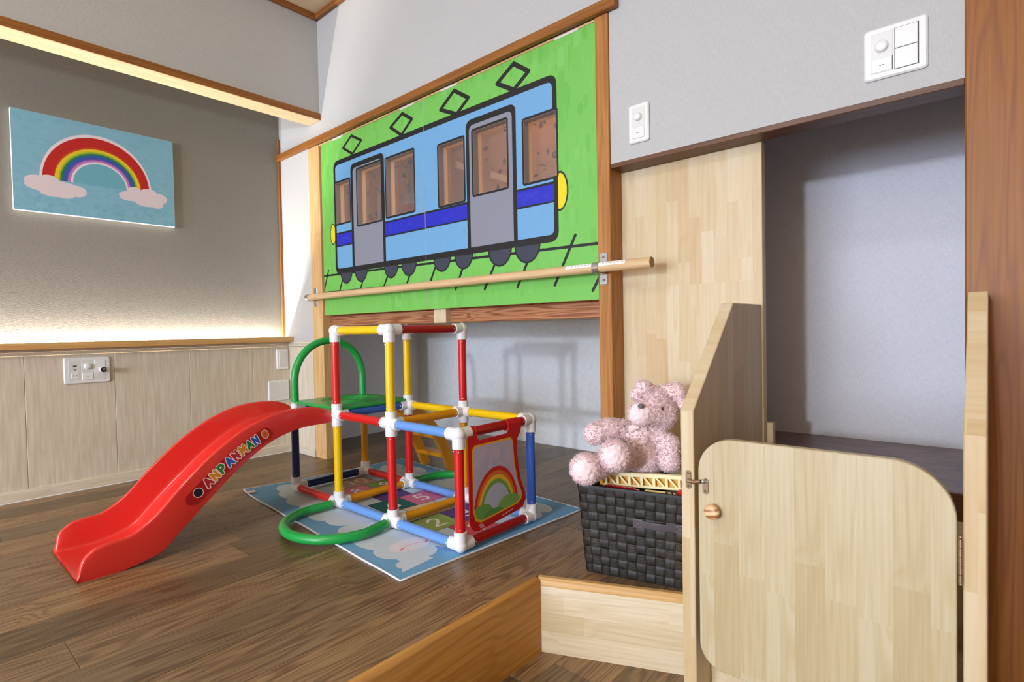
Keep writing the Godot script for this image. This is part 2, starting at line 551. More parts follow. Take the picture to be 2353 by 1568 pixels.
func build_room() -> void:
	# raised floor: planks along z, seams every 159 mm, on a subfloor
	var fl := Node3D.new()
	fl.name = "floor"
	used["floor"] = 1
	add_child(fl)
	tag(fl, "raised greyish-brown plank floor of the play area running into the closet", "floor", "", "structure")
	obj("subfloor", MB.new().prism([Vector2(-0.1, -1.06), Vector2(2.61, -1.06), Vector2(2.61, 0.18), Vector2(2.17, 0.37), Vector2(2.155, 7.25), Vector2(-0.1, 7.25)], 1, -0.05, -0.014), M.gap, fl)
	var edge := func(x: float) -> float: return 0.372 - (x - 2.178) * 0.433
	var joints := {2: 0.83, 5: 0.83, 8: 0.835, 12: 0.20}
	for k in range(-1, 18):
		var x0 := maxf(2.005 + (k - 13) * 0.159, -0.1)
		var x1 := minf(2.005 + (k - 12) * 0.159, 2.61)
		if x1 - x0 < 0.01:
			continue
		var off := Vector2(rng.randf(), rng.randf()) * 4.0
		if k >= 14:
			obj("plank", MB.new().prism([Vector2(x0, -0.2), Vector2(x1, -0.2), Vector2(x1, edge.call(x1)), Vector2(x0, edge.call(x0))], 1, -0.014, 0.0, 0.0016, 2, off), M["oak%d" % (k % 4)], fl)
			continue
		var z := -1.06
		var j: float = joints.get(k, -1.0 + fmod(k * 0.77, 1.8))
		while j < -0.9:
			j += 1.82
		while z < 7.25:
			var z1 := minf(j if z < j else z + 1.82, 7.25)
			off = Vector2(rng.randf(), rng.randf()) * 4.0
			obj("plank", MB.new().box(Vector3(x0, -0.014, z), Vector3(minf(x1, 2.164), 0.0, z1), 0.0016, 2, off), M["oak%d" % rng.randi_range(0, 3)], fl)
			z = z1
	# lower floor
	var lo := Node3D.new()
	lo.name = numbered("floor")
	add_child(lo)
	tag(lo, "lower plank floor in front of the pale step riser and the gate", "floor", "", "structure")
	obj("subfloor", MB.new().box(Vector3(2.1, -0.26, -0.2), Vector3(4.45, -0.222, 7.25)), M.gap, lo)
	for k in range(-2, 13):
		var x0 := maxf(2.405 + k * 0.159, 2.165)
		var x1 := minf(2.405 + (k + 1) * 0.159, 4.4)
		if x1 - x0 < 0.01:
			continue
		var z := 0.0
		var j := 0.405 if k == -1 else fmod(absf(k) * 0.71 + 0.9, 1.8)
		while z < 7.25:
			var z1 := minf(j if z < j else z + 1.82, 7.25)
			obj("plank", MB.new().box(Vector3(x0, -0.222, z), Vector3(x1, -0.207, z1), 0.0016, 2, Vector2(rng.randf(), rng.randf()) * 4.0), M["oak%d" % rng.randi_range(0, 3)], lo)
			z = z1
	# edge boards of the raised floor
	struct("trim", MB.new().prism([Vector2(2.186, -0.207), Vector2(2.186, -0.010), Vector2(2.183, -0.004), Vector2(2.176, 0.0005), Vector2(2.164, 0.0005), Vector2(2.164, -0.207)], 2, 0.385, 7.2, 0.0, 2, Vector2(0.3, 0.1)), M.kamachi, "orange-brown edge board of the raised floor running towards the camera", "step edge")
	var a := Vector3(2.178, 0, 0.388)
	var b := Vector3(2.616, 0, 0.196)
	var along := (b - a).normalized()
	var outw := Vector3(-along.z, 0, along.x) * -1.0
	if outw.z < 0: outw = -outw
	var rs := obj("trim", MB.new().prism([Vector2(0.0, -0.207), Vector2(0.0, -0.012), Vector2(-0.003, -0.005), Vector2(-0.009, 0.0005), Vector2(-0.022, 0.0005), Vector2(-0.022, -0.207)], 0, 0.0, a.distance_to(b), 0.0, 0, Vector2(0.2, 0.5)), M.lam_wide)
	rs.transform = Transform3D(Basis(along, Vector3.UP, outw), a)
	var cap := obj("cap_strip", MB.new().prism([Vector2(0.0006, -0.020), Vector2(0.0006, -0.012), Vector2(-0.0027, -0.0045), Vector2(-0.009, 0.0012), Vector2(-0.022, 0.0012), Vector2(-0.022, -0.020)], 0, 0.0, a.distance_to(b), 0.0, 0, Vector2(0.6, 0.5)), M.ledge, rs)
	cap.set_meta("label", "darker rounded top edge of the riser")
	tag(rs, "pale laminated step riser below the black basket", "step riser", "", "structure")
	# outer walls and ceiling
	var w := MB.new()
	w.box(Vector3(-0.2, -0.26, 7.2), Vector3(0.5, 2.6, 7.32))
	w.box(Vector3(2.9, -0.26, 7.2), Vector3(4.5, 2.6, 7.32))
	w.box(Vector3(0.5, -0.26, 7.2), Vector3(2.9, 0.1, 7.32))
	w.box(Vector3(0.5, 1.9, 7.2), Vector3(2.9, 2.6, 7.32))
	struct("wall_front", w, M.far, "brown wall with the window behind the camera", "wall")
	var wf := MB.new()
	for r in [[0.5, 0.55, 0.1, 1.9], [2.85, 2.9, 0.1, 1.9], [0.5, 2.9, 0.1, 0.15], [0.5, 2.9, 1.85, 1.9], [1.68, 1.72, 0.15, 1.85]]:
		wf.box(Vector3(r[0], r[2], 7.23), Vector3(r[1], r[3], 7.28), 0.003)
	var win := struct("window_1", wf, M.ledge, "wood-framed window in the wall behind the camera", "window")
	obj("pane", MB.new().box(Vector3(0.55, 0.15, 7.252), Vector3(2.85, 1.85, 7.256)), M.pane, win)
	struct("wall_right", MB.new().box(Vector3(4.4, -0.26, -0.3), Vector3(4.5, 2.6, 7.3)), M.far, "brown wall on the right outside the picture", "wall")
	struct("ceiling", MB.new().box(Vector3(-0.2, 2.4, -0.1), Vector3(4.5, 2.5, 7.3), 0.0, 2), M.ceil, "pale wood board ceiling", "ceiling")
	var ct := MB.new()
	ct.box(Vector3(0.405, 2.372, 0.0), Vector3(4.4, 2.4, 0.022), 0.002, 0)
	ct.box(Vector3(0.405, 2.372, 0.0), Vector3(0.427, 2.4, 7.2), 0.002, 2)
	struct("trim", ct, M.trim, "thin dark brown moulding round the ceiling", "moulding")

func build_alcove() -> void:
	var w := MB.new()
	w.box(Vector3(-0.16, -0.05, 0.0), Vector3(-0.06, 2.5, 7.2), 0.0, 1, Vector2(0.1, 0.3))
	var al := struct("wall_left", w, M.alcove, "grey brushed wallpaper of the shallow alcove lit from its ledge", "wall")
	struct("wall_left_upper", MB.new().box(Vector3(0.30, 1.85, 0.0), Vector3(0.405, 2.41, 7.2), 0.0, 1), M.wall, "white dropped wall above the long wooden beam", "wall")
	struct("trim", MB.new().box(Vector3(0.30, 1.842, 0.0), Vector3(0.416, 1.878, 7.2), 0.002, 2), M.beam, "long pale wooden beam along the foot of the dropped wall", "beam")
	struct("trim", MB.new().box(Vector3(0.4155, 1.844, 0.0), Vector3(0.4175, 1.8785, 7.2), 0.0, 2), M.trim, "brown face board of the long beam", "beam")
	struct("trim", MB.new().box(Vector3(-0.062, 0.64, 0.0), Vector3(-0.046, 1.85, 0.014), 0.0015, 1), M.trim, "thin wooden strip in the back corner of the alcove", "trim")
	# wainscot with boards 323 mm wide
	var ws := Node3D.new()
	ws.name = "wall_left_wainscot"
	add_child(ws)
	tag(ws, "pale grained wood wainscot under the glowing ledge", "wainscot", "", "structure")
	obj("backing", MB.new().box(Vector3(-0.06, -0.02, 0.0), Vector3(-0.0115, 0.61, 7.2)), M.gap, ws)
	var zs := [0.0, 0.217, 0.541, 0.864, 1.187, 1.51, 1.833, 2.156, 2.48, 2.8, 3.12, 3.45, 3.77, 4.09, 4.41, 4.73, 5.05, 5.37, 5.69, 6.01, 6.33, 6.65, 7.2]
	for i in zs.size() - 1:
		obj("panel", bx(Vector3(-0.012, 0.0, zs[i] + 0.0004), Vector3(0.0, 0.622, zs[i + 1] - 0.0004), 0.0016, 1), M.wains, ws)
	obj("top_rail", bx(Vector3(-0.012, 0.6235, 0.0), Vector3(0.006, 0.637, 7.2), 0.002, 2), M.wains, ws)
	obj("top_rail", bx(Vector3(-0.012, 0.6375, 0.0), Vector3(0.003, 0.650, 7.2), 0.002, 2), M.wains, ws)
	var lg := MB.new()
	lg.box(Vector3(-0.022, 0.650, 0.0), Vector3(0.054, 0.679, 7.2), 0.002, 2, Vector2(0.4, 0.2))
	struct("trim", lg, M.ledge, "wooden ledge on the wainscot hiding the light strip", "ledge")
	var strip := thing("strip_light", "slim light strip sunk behind the wooden ledge", "light")
	var em := mat(rgb(255, 248, 236), 0.5)
	em.emission_enabled = true
	em.emission = rgb(255, 248, 236)
	em.emission_energy_multiplier = 2.0
	obj("channel", MB.new().box(Vector3(-0.0595, 0.605, 0.01), Vector3(-0.024, 0.625, 7.19)), M.offwhite, strip)
	obj("diffuser", MB.new().box(Vector3(-0.056, 0.625, 0.015), Vector3(-0.040, 0.632, 7.18), 0.001), em, strip)
	var bb := MB.new()
	bb.prism([Vector2(0.0, 0.0), Vector2(0.012, 0.0), Vector2(0.012, 0.036), Vector2(0.009, 0.046), Vector2(0.0, 0.048)], 2, 0.0, 7.2, 0.0, 2, Vector2(0.3, 0.3))
	struct("baseboard_left", bb, M.wains, "low wooden baseboard along the wainscot", "baseboard")
	struct("trim", MB.new().box(Vector3(0.0121, 0.0, 0.012), Vector3(0.0155, 0.004, 7.2), 0.001, 2), M.white, "thin white sealing strip between the baseboard and the plank floor", "seal")
	# short return on the train wall, left of the post
	var rt := Node3D.new()
	rt.name = "wall_back_wainscot"
	add_child(rt)
	tag(rt, "narrow pale wainscot board between the corner and the closet post", "wainscot", "", "structure")
	obj("panel", bx(Vector3(0.0, 0.0, -0.01), Vector3(0.142, 0.622, 0.004), 0.0016, 1), M.wains, rt)
	obj("panel", bx(Vector3(0.1425, 0.0, -0.01), Vector3(0.277, 0.622, 0.004), 0.0016, 1), M.wains, rt)
	obj("top_rail", bx(Vector3(0.0, 0.6235, -0.01), Vector3(0.277, 0.637, 0.010), 0.002, 0), M.wains, rt)
	obj("top_rail", bx(Vector3(0.0, 0.6375, -0.01), Vector3(0.277, 0.650, 0.007), 0.002, 0), M.wains, rt)
	struct("baseboard_back", bx(Vector3(0.0, 0.0, 0.0), Vector3(0.277, 0.048, 0.012), 0.003, 0), M.wains, "short baseboard left of the closet post", "baseboard")
	# rainbow picture
	var pic := thing("rainbow_picture", "light blue painted board with a rainbow between two pink clouds", "picture", Vector3(-0.06, 1.259, 0.886))
	obj("board", MB.new().box(Vector3(0.002, 0.0, -0.311), Vector3(0.022, 0.438, 0.311), 0.0015), M.white, pic)
	var c := Canvas.new(1000, 704, Vector2(1.197, 1.697), 1608.0, rgb(134, 190, 214))
	c.fx = -1.0
	for i in 900:
		var p := Vector2(rng.randf_range(0.56, 1.21), rng.randf_range(1.25, 1.71))
		var q := rng.randf_range(-1, 1)
		var low := clampf((1.45 - p.y) / 0.2, 0.0, 1.0)
		c.disc(p, rng.randf_range(0.004, 0.022), rgb(134, 190, 214).lerp(rgb(150, 202, 222) if q > 0 else rgb(112, 176, 204), absf(q) * (0.25 + 0.35 * low)), rng.randf_range(0.004, 0.012))
	var bands := [[0.215, 0.236, rgb(240, 226, 232)], [0.206, 0.222, rgb(196, 28, 24)], [0.170, 0.178, rgb(206, 66, 24)], [0.166, 0.170, rgb(236, 206, 36)], [0.152, 0.158, rgb(150, 190, 40)], [0.146, 0.150, rgb(40, 128, 72)], [0.140, 0.142, rgb(46, 92, 176)], [0.126, 0.128, rgb(104, 80, 184)], [0.121, 0.121, rgb(206, 120, 200)], [0.111, 0.112, rgb(238, 228, 236)], [0.103, 0.103, rgb(112, 180, 202)]]
	for bd in bands:
		var pts := []
		for i in 61:
			var t := PI * i / 60.0
			pts.append(Vector2(0.892 + cos(t) * bd[0] - (0.206 - bd[0]) * 0.06, 1.412 + sin(t) * bd[1]))
		c.poly(pts, bd[2])
	for cl in [[1.055, 1.378, 0.105, 0.030], [1.115, 1.395, 0.045, 0.026], [1.075, 1.405, 0.035, 0.024], [1.02, 1.358, 0.04, 0.026], [0.975, 1.372, 0.035, 0.026], [1.06, 1.352, 0.05, 0.018], [0.715, 1.388, 0.10, 0.028], [0.75, 1.412, 0.032, 0.022], [0.69, 1.408, 0.04, 0.026], [0.645, 1.392, 0.036, 0.026], [0.70, 1.366, 0.05, 0.022], [0.775, 1.38, 0.038, 0.018], [0.655, 1.362, 0.028, 0.02]]:
		c.disc(Vector2(cl[0], cl[1]), cl[2], rgb(232, 218, 226), cl[3])
	var pm := mat(Color.WHITE, 0.55, c.tex())
	var q := MB.new()
	q.quad(Vector3(0.0224, 0.001, 0.310), Vector3(0.0224, 0.001, -0.310), Vector3(0.0224, 0.437, -0.310), Vector3(0.0224, 0.437, 0.310), Vector3.RIGHT, Vector2(0.001, 1), Vector2(0.997, 1), Vector2(0.997, 0), Vector2(0.001, 0))
	obj("painting", q, pm, pic)

func build_train_wall() -> void:
	var w := MB.new()
	w.box(Vector3(-0.2, 0.64, -0.1), Vector3(0.277, 1.73, 0.0))
	w.box(Vector3(-0.2, -0.05, -0.1), Vector3(0.277, 0.64, -0.012))
	w.box(Vector3(-0.2, 1.73, -0.1), Vector3(2.198, 2.5, 0.0))
	w.box(Vector3(2.198, 1.232, -0.06), Vector3(3.3, 2.5, -0.006))
	w.box(Vector3(3.2, -0.26, -0.1), Vector3(4.5, 2.5, 0.0))
	struct("wall_back", w, M.wall, "white papered wall around the train panels and above the niche", "wall")
	struct("trim", bx(Vector3(-0.06, 1.722, 0.0), Vector3(2.236, 1.756, 0.022), 0.002, 0), M.trim, "brown rail along the top of the train panels", "trim")
	struct("trim", bx(Vector3(0.384, 1.7135, -0.06), Vector3(2.15, 1.7215, -0.004), 0.001, 0), M.cedar_light, "thin light strip between the brown rail and the train panels", "trim")
	struct("trim", bx(Vector3(0.277, 0.0, -0.092), Vector3(0.386, 1.722, 0.001), 0.002, 1), M.cedar_light, "pale wooden post left of the train panels", "post")
	struct("trim", bx(Vector3(2.148, 0.0, -0.074), Vector3(2.197, 1.722, 0.001), 0.002, 1), M.cedar, "orange wooden post right of the train panels", "post")
	# closet shell
	struct("wall_closet_back", MB.new().box(Vector3(-0.17, -0.05, -1.13), Vector3(2.3, 0.8, -1.03)), M.closet, "blue-grey papered back wall of the lower closet", "wall")
	struct("wall_closet_left", MB.new().box(Vector3(-0.17, -0.05, -1.05), Vector3(-0.07, 2.45, -0.09)), M.closet, "shaded left side wall of the closet", "wall")
	struct("wall_closet_right", MB.new().box(Vector3(2.21, -0.05, -1.1), Vector3(2.25, 2.45, -0.106)), M.closet, "side wall between the closet and the niche", "wall")
	struct("trim", MB.new().box(Vector3(0.386, 0.734, -0.1), Vector3(2.148, 0.792, -0.062), 0.002, 0, Vector2(0.3, 0.55)), M.redbeam, "reddish brown beam with bold grain under the train panels", "beam")
	struct("trim", MB.new().box(Vector3(-0.07, 0.745, -1.03), Vector3(2.21, 0.785, -0.1)), M.cedar_light, "closet shelf behind the reddish beam", "shelf")
	struct("trim", bx(Vector3(1.268, 0.732, -0.064), Vector3(1.348, 0.7935, -0.034), 0.002, 1), M.lam_wide, "small pale wooden block under the middle of the train panels", "block")
	# upper closet: patterned paper seen through the windows
	var c := Canvas.new(1024, 512, Vector2(0, 1.0), 512.0, rgb(206, 156, 100))
	for i in 170:
		var p := Vector2(rng.randf_range(0.0, 2.0), rng.randf_range(0.0, 1.0))
		var r := rng.randf_range(0.008, 0.022)
		var col: Color = [rgb(92, 62, 36), rgb(110, 78, 44), rgb(96, 80, 60), rgb(120, 70, 50)][rng.randi_range(0, 3)]
		match rng.randi_range(0, 3):
			0: c.disc(p, r * 1.6, col, r * 0.7)
			1:
				for k in 5: c.disc(p + Vector2.from_angle(TAU * k / 5.0) * r * 0.8, r * 0.5, col)
			2: c.line([p, p + Vector2(r * 2, r), p + Vector2(r * 3, -r)], 0.006, col)
			3: c.disc(p, r * 0.8, col, r * 1.3)
	var pm := mat(Color.WHITE, 0.9, c.tex(), Vector2(1 / 1.6, 1 / 0.8))
	struct("wall_closet_upper", MB.new().box(Vector3(-0.17, 0.78, -1.0), Vector3(2.3, 2.45, -0.95), 0.0, 1), pm, "beige paper with small brown motifs seen through the train windows", "wall")
	struct("wall_closet_upper_left", MB.new().box(Vector3(-0.0695, 0.79, -0.95), Vector3(-0.06, 2.3, -0.1), 0.0, 1, Vector2(0.3, 0.2)), pm, "beige motif paper on the left side of the upper closet", "wall")
	struct("wall_closet_top", MB.new().box(Vector3(-0.17, 2.30, -1.05), Vector3(2.3, 2.45, -0.1)), M.cedar_light, "boarded top of the upper closet", "ceiling")
	struct("trim", bx(Vector3(1.03, 0.786, -0.34), Vector3(1.09, 2.30, -0.28), 0.002, 1), M.cedar, "orange stud standing inside the upper closet", "post")
	# a warm lamp inside the upper closet
	var glow := mat(rgb(255, 226, 180), 0.5)
	glow.emission_enabled = true
	glow.emission = rgb(255, 214, 160)
	glow.emission_energy_multiplier = 1.0
	var cl := thing("closet_lamp", "small warm ceiling lamp inside the upper closet", "lamp", Vector3(1.3, 2.2995, -0.45))
	obj("lamp_base", MB.new().lathe([Vector2(0.05, 0.0), Vector2(0.05, -0.012), Vector2(0.0, -0.012)], Transform3D.IDENTITY, 24), M.white, cl)
	obj("bulb_light", MB.new().ball(Vector3(0, -0.04, 0), Vector3.ONE * 0.03, 10), glow, cl)
	var o := OmniLight3D.new()
	o.name = "closet_lamp_source"
	o.position = Vector3(1.3, 2.2595, -0.45)
	o.light_energy = CLOSET_E
	o.light_color = rgb(255, 206, 150)
	o.light_size = 0.028
	o.omni_range = 12.0
	o.omni_attenuation = 2.0
	o.shadow_enabled = true
	add_child(o)
	build_mural()

func build_mural() -> void:
	var K := rgb(22, 24, 28)
	var B := rgb(112, 170, 216)
	var G := rgb(138, 142, 156)
	var ST := rgb(34, 42, 192)
	var c := Canvas.new(2010, 1058, Vector2(0.4, 1.7135), 1150.0, rgb(118, 196, 88))
	for i in 700:
		var p := Vector2(rng.randf_range(0.4, 2.15), rng.randf_range(0.79, 1.72))
		var k := rng.randf_range(-1.0, 1.0)
		var col := rgb(118, 196, 88).lerp(rgb(132, 206, 112) if k > 0 else rgb(100, 182, 70), absf(k) * 0.6)
		var l := rng.randf_range(0.01, 0.07)
		c.line([p, p + Vector2(rng.randf_range(-0.004, 0.004), l)], rng.randf_range(0.008, 0.03), col)
	# rails and sleepers
	c.line([Vector2(0.395, 1.008), Vector2(2.15, 0.981)], 0.010, K)
	c.line([Vector2(0.395, 0.917), Vector2(1.25, 0.911), Vector2(2.15, 0.893)], 0.009, K)
	for t in [[2.054, 1.02, 1.963, 0.854], [1.868, 1.0, 1.787, 0.858], [1.70, 1.0, 1.615, 0.862], [1.515, 1.0, 1.445, 0.871], [1.335, 1.0, 1.27, 0.89], [1.165, 0.99, 1.10, 0.885], [0.99, 0.985, 0.925, 0.89], [0.785, 0.985, 0.738, 0.9], [0.592, 0.99, 0.547, 0.905], [0.449, 1.034, 0.389, 0.905], [2.17, 0.9, 2.122, 0.826]]:
		c.line([Vector2(t[0], t[1]), Vector2(t[2], t[3])], 0.011, K)
	for x in [0.622, 0.756, 1.004, 1.138, 1.364, 1.498, 1.700, 1.838]:
		var r := 0.056 if x < 1.6 else 0.063
		c.disc(Vector2(x, 1.012), r, K, r + 0.006)
		c.disc(Vector2(x, 1.012), r - 0.007, rgb(56, 62, 80), r - 0.001)
	# pantographs
	for q in [[0.698, 1.694, 0.785, 1.650, 0.705, 1.601, 0.619, 1.650, 0.013], [1.114, 1.692, 1.182, 1.649, 1.104, 1.597, 1.024, 1.652, 0.015], [1.461, 1.692, 1.544, 1.638, 1.473, 1.592, 1.374, 1.637, 0.016], [1.788, 1.694, 1.859, 1.643, 1.786, 1.597, 1.702, 1.646, 0.017]]:
		c.line([Vector2(q[0], q[1]), Vector2(q[2], q[3]), Vector2(q[4], q[5]), Vector2(q[6], q[7])], q[8], K, true)
	# headlamps
	c.disc(Vector2(0.505, 1.221), 0.028, K, 0.056)
	c.disc(Vector2(0.505, 1.221), 0.023, rgb(238, 216, 24), 0.050)
	c.disc(Vector2(1.992, 1.183), 0.036, K, 0.070)
	c.disc(Vector2(1.992, 1.183), 0.030, rgb(238, 216, 24), 0.063)
	# body
	c.poly(rounded(0.523, 1.008, 1.984, 1.598, 0.035), K)
	c.poly(rounded(0.540, 1.034, 1.964, 1.574, 0.02), B)
	for i in 60:
		var p := Vector2(rng.randf_range(0.58, 1.9), rng.randf_range(1.06, 1.54))
		c.line([p, p + Vector2(0, rng.randf_range(0.004, 0.012))], rng.randf_range(0.006, 0.018), B.lerp(rgb(100, 158, 208) if i % 2 else rgb(122, 180, 222), 0.45))
	for r in [[0.540, 0.690], [0.948, 1.53], [1.785, 1.966]]:
		c.poly([Vector2(r[0], 1.148), Vector2(r[1], 1.148), Vector2(r[1], 1.222), Vector2(r[0], 1.222)], K)
		c.poly([Vector2(r[0], 1.156), Vector2(r[1], 1.154), Vector2(r[1], 1.213), Vector2(r[0], 1.215)], ST)
		for i in 12:
			var p := Vector2(rng.randf_range(r[0] + 0.012, r[1] - 0.02), rng.randf_range(1.168, 1.2))
			c.line([p, p + Vector2(rng.randf_range(0.0, 0.012), 0)], 0.014, ST.lerp(rgb(58, 66, 206), 0.5))
	for d in [[0.682, 0.966, 1.552], [1.524, 1.793, 1.548]]:
		c.poly(rounded(d[0], 1.016, d[1], d[2], 0.03, true), K)
		c.poly(rounded(d[0] + 0.019, 1.034, d[1] - 0.019, d[2] - 0.023, 0.022, true), G)
	var holes := [[0.536, 0.671, 1.270, 1.482], [0.738, 0.939, 1.237, 1.514], [0.979, 1.187, 1.242, 1.512], [1.355, 1.509, 1.232, 1.488], [1.564, 1.746, 1.243, 1.498], [1.830, 1.980, 1.239, 1.470]]
	for h in holes:
		c.poly(rounded(h[0] - 0.008, h[2] - 0.009, h[1] + 0.008, h[3] + 0.009, 0.012), K)
	c.line([Vector2(1.973, 1.24), Vector2(1.973, 1.56)], 0.018, K)
	var tex := c.tex()
	var paint := mat(Color.WHITE, 0.5, tex)
	for s in 2:
		var x0 := 0.402 if s == 0 else 1.2605
		var x1 := 1.2575 if s == 0 else 2.147
		var b := thing("train_panel", ["left painted panel with the rear half of the blue train", "right painted panel with the big yellow headlamp of the blue train"][s], "panel", Vector3(x0, 0.794, -0.005), "painted train panels")
		var hs := holes.slice(s * 3, s * 3 + 3)
		var xs := [x0]
		for h in hs: xs.append_array([h[0], h[1]])
		xs.append(x1)
		var ys := [0.794, 1.7125]
		for h in hs: ys.append_array([h[2], h[3]])
		ys.sort()
		var front := MB.new()
		for i in xs.size() - 1:
			for j in ys.size() - 1:
				var mx: float = (xs[i] + xs[i + 1]) / 2
				var my: float = (ys[j] + ys[j + 1]) / 2
				var open := false
				for h in hs:
					open = open or (mx > h[0] and mx < h[1] and my > h[2] and my < h[3])
				if open:
					continue
				for sd in 2:
					var z := 0.0 if sd == 0 else -0.028
					var p := []
					var u := []
					for k in [[i, j], [i + 1, j], [i + 1, j + 1], [i, j + 1]]:
						p.append(Vector3(xs[k[0]] - x0, ys[k[1]] - 0.794, z))
						u.append(Vector2((xs[k[0]] - 0.4) * 1150.0 / 2010.0, (1.7135 - ys[k[1]]) * 1150.0 / 1058.0))
					front.quad(p[0], p[1], p[2], p[3], Vector3(0, 0, 1 if sd == 0 else -1), u[0], u[1], u[2], u[3])
		obj("painted_board", front, paint, b)
		var rim := MB.new()
		rim.box(Vector3(0, 0.0, -0.0279), Vector3(x1 - x0, 0.0008, -0.0003)).box(Vector3(0, 0.9177, -0.0279), Vector3(x1 - x0, 0.9185, -0.0003))
		rim.box(Vector3(-0.0006, 0, -0.0279), Vector3(0.0004, 0.9185, -0.0003)).box(Vector3(x1 - x0 - 0.0004, 0, -0.0279), Vector3(x1 - x0 + 0.0006, 0.9185, -0.0003))
		obj("board_edge", rim, M.offwhite, b)
		for h in hs:
			var lo := Vector3(h[0] - x0, h[2] - 0.794, 0)
			var hi := Vector3(h[1] - x0, h[3] - 0.794, 0)
			var rv := MB.new()
			var e := 0.0008
			rv.box(Vector3(lo.x, lo.y, -0.028), Vector3(lo.x + e, hi.y, -0.0004)).box(Vector3(hi.x - e, lo.y, -0.028), Vector3(hi.x, hi.y, -0.0004))
			rv.box(Vector3(lo.x, lo.y, -0.028), Vector3(hi.x, lo.y + e, -0.0004)).box(Vector3(lo.x, hi.y - e, -0.028), Vector3(hi.x, hi.y, -0.0004))
			obj("window_reveal", rv, mat(rgb(168, 158, 156), 0.6), b)
			var fr := MB.new()
			var t := 0.02
			fr.box(Vector3(lo.x - t, lo.y - t, -0.052), Vector3(lo.x + 0.0005, hi.y + t, -0.029), 0.001).box(Vector3(hi.x - 0.0005, lo.y - t, -0.052), Vector3(hi.x + t, hi.y + t, -0.029), 0.001)
			fr.box(Vector3(lo.x, lo.y - t, -0.052), Vector3(hi.x, lo.y + 0.0005, -0.029), 0.001).box(Vector3(lo.x, hi.y - 0.0005, -0.052), Vector3(hi.x, hi.y + t, -0.029), 0.001)
			var f := obj("window_frame", fr, mat(rgb(250, 214, 178), 0.5), b)
			obj("pane", MB.new().box(Vector3(lo.x, lo.y, -0.0515), Vector3(hi.x, hi.y, -0.0495)), M.pane, f)
		# small metal catches on the top edge
		for x in ([0.12, 0.70] if s == 0 else [0.12, 0.72]):
			obj("catch", MB.new().box(Vector3(x, 0.9155, -0.006), Vector3(x + 0.10, 0.9235, 0.003), 0.001), M.offwhite, b)

func rounded(x0: float, y0: float, x1: float, y1: float, r: float, top_only := false) -> Array:
	var pts := []
	for q in 4:
		var cx := x1 - r if q == 0 or q == 3 else x0 + r
		var cy := y1 - r if q < 2 else y0 + r
		if top_only and q >= 2:
			pts.append(Vector2(x0 if q == 2 else x1, y0))
			continue
		for i in 7:
			var a := PI / 2 * (q + i / 6.0)
			pts.append(Vector2(cx + cos(a) * r, cy + sin(a) * r))
	return pts

func build_niche() -> void:
	struct("trim", bx(Vector3(2.197, 1.217, -0.075), Vector3(3.09, 1.2325, -0.003), 0.0015, 0), M.dark, "dark brown header board under the switch wall", "header")
	var pp := struct("wall_panel", bx(Vector3(2.19, 0.0, -0.105), Vector3(2.645, 1.218, -0.075), 0.0015, 1), M.lam, "tall laminated pine panel between the orange post and the niche", "panel")
	pp.name = "wall_panel"
	struct("wall_niche_back", MB.new().box(Vector3(2.25, 0.2, -0.72), Vector3(3.4, 1.9, -0.62)), M.niche, "lilac-grey papered back wall of the niche", "wall")
	struct("wall_niche_right", MB.new().box(Vector3(3.21, -0.26, -0.72), Vector3(3.3, 1.9, -0.1)), M.niche, "right side wall of the niche behind the big pillar", "wall")
	struct("wall_niche_top", MB.new().box(Vector3(2.25, 1.7, -0.72), Vector3(3.3, 1.8, -0.06)), M.wall, "ceiling of the niche", "ceiling")
	struct("trim", bx(Vector3(2.6, 0.30, -0.13), Vector3(2.66, 0.415, -0.106), 0.001, 1), M.lam, "short pale batten beside the pine panel at the niche floor", "batten")
	struct("floor_niche", MB.new().box(Vector3(2.25, 0.27, -0.62), Vector3(3.21, 0.30, -0.055), 0.002, 0, Vector2(0.2, 0.15)), M.niche_floor, "dark purplish-brown board floor of the niche", "floor")
	struct("trim", bx(Vector3(2.642, 0.235, -0.066), Vector3(3.098, 0.299, -0.05), 0.002, 0), M.dark, "brown edge board of the niche floor", "edge board")
	struct("trim", bx(Vector3(2.642, 0.155, -0.066), Vector3(3.098, 0.237, -0.052), 0.001, 0), M.lam_wide, "pale riser board under the niche floor edge", "riser")
	struct("trim", bx(Vector3(2.642, -0.207, -0.05), Vector3(3.098, 0.16, 0.09), 0.002, 0), M.lam_wide, "upper pale wooden step behind the gate", "step")
	struct("trim", bx(Vector3(2.642, -0.207, 0.0905), Vector3(3.098, 0.0, 0.324), 0.002, 0), mat(rgb(255, 255, 255), 0.42, M.lam_wide.albedo_texture, Vector2(1 / 0.16, 1 / 0.95)), "white-looking lower step below the gate", "step")
	struct("trim", MB.new().box(Vector3(3.09, -0.26, -0.2), Vector3(3.27, 2.41, 0.012), 0.003, 1, Vector2(0.033, 0.2)), M.pillar, "big orange-brown wooden pillar at the right edge", "pillar")

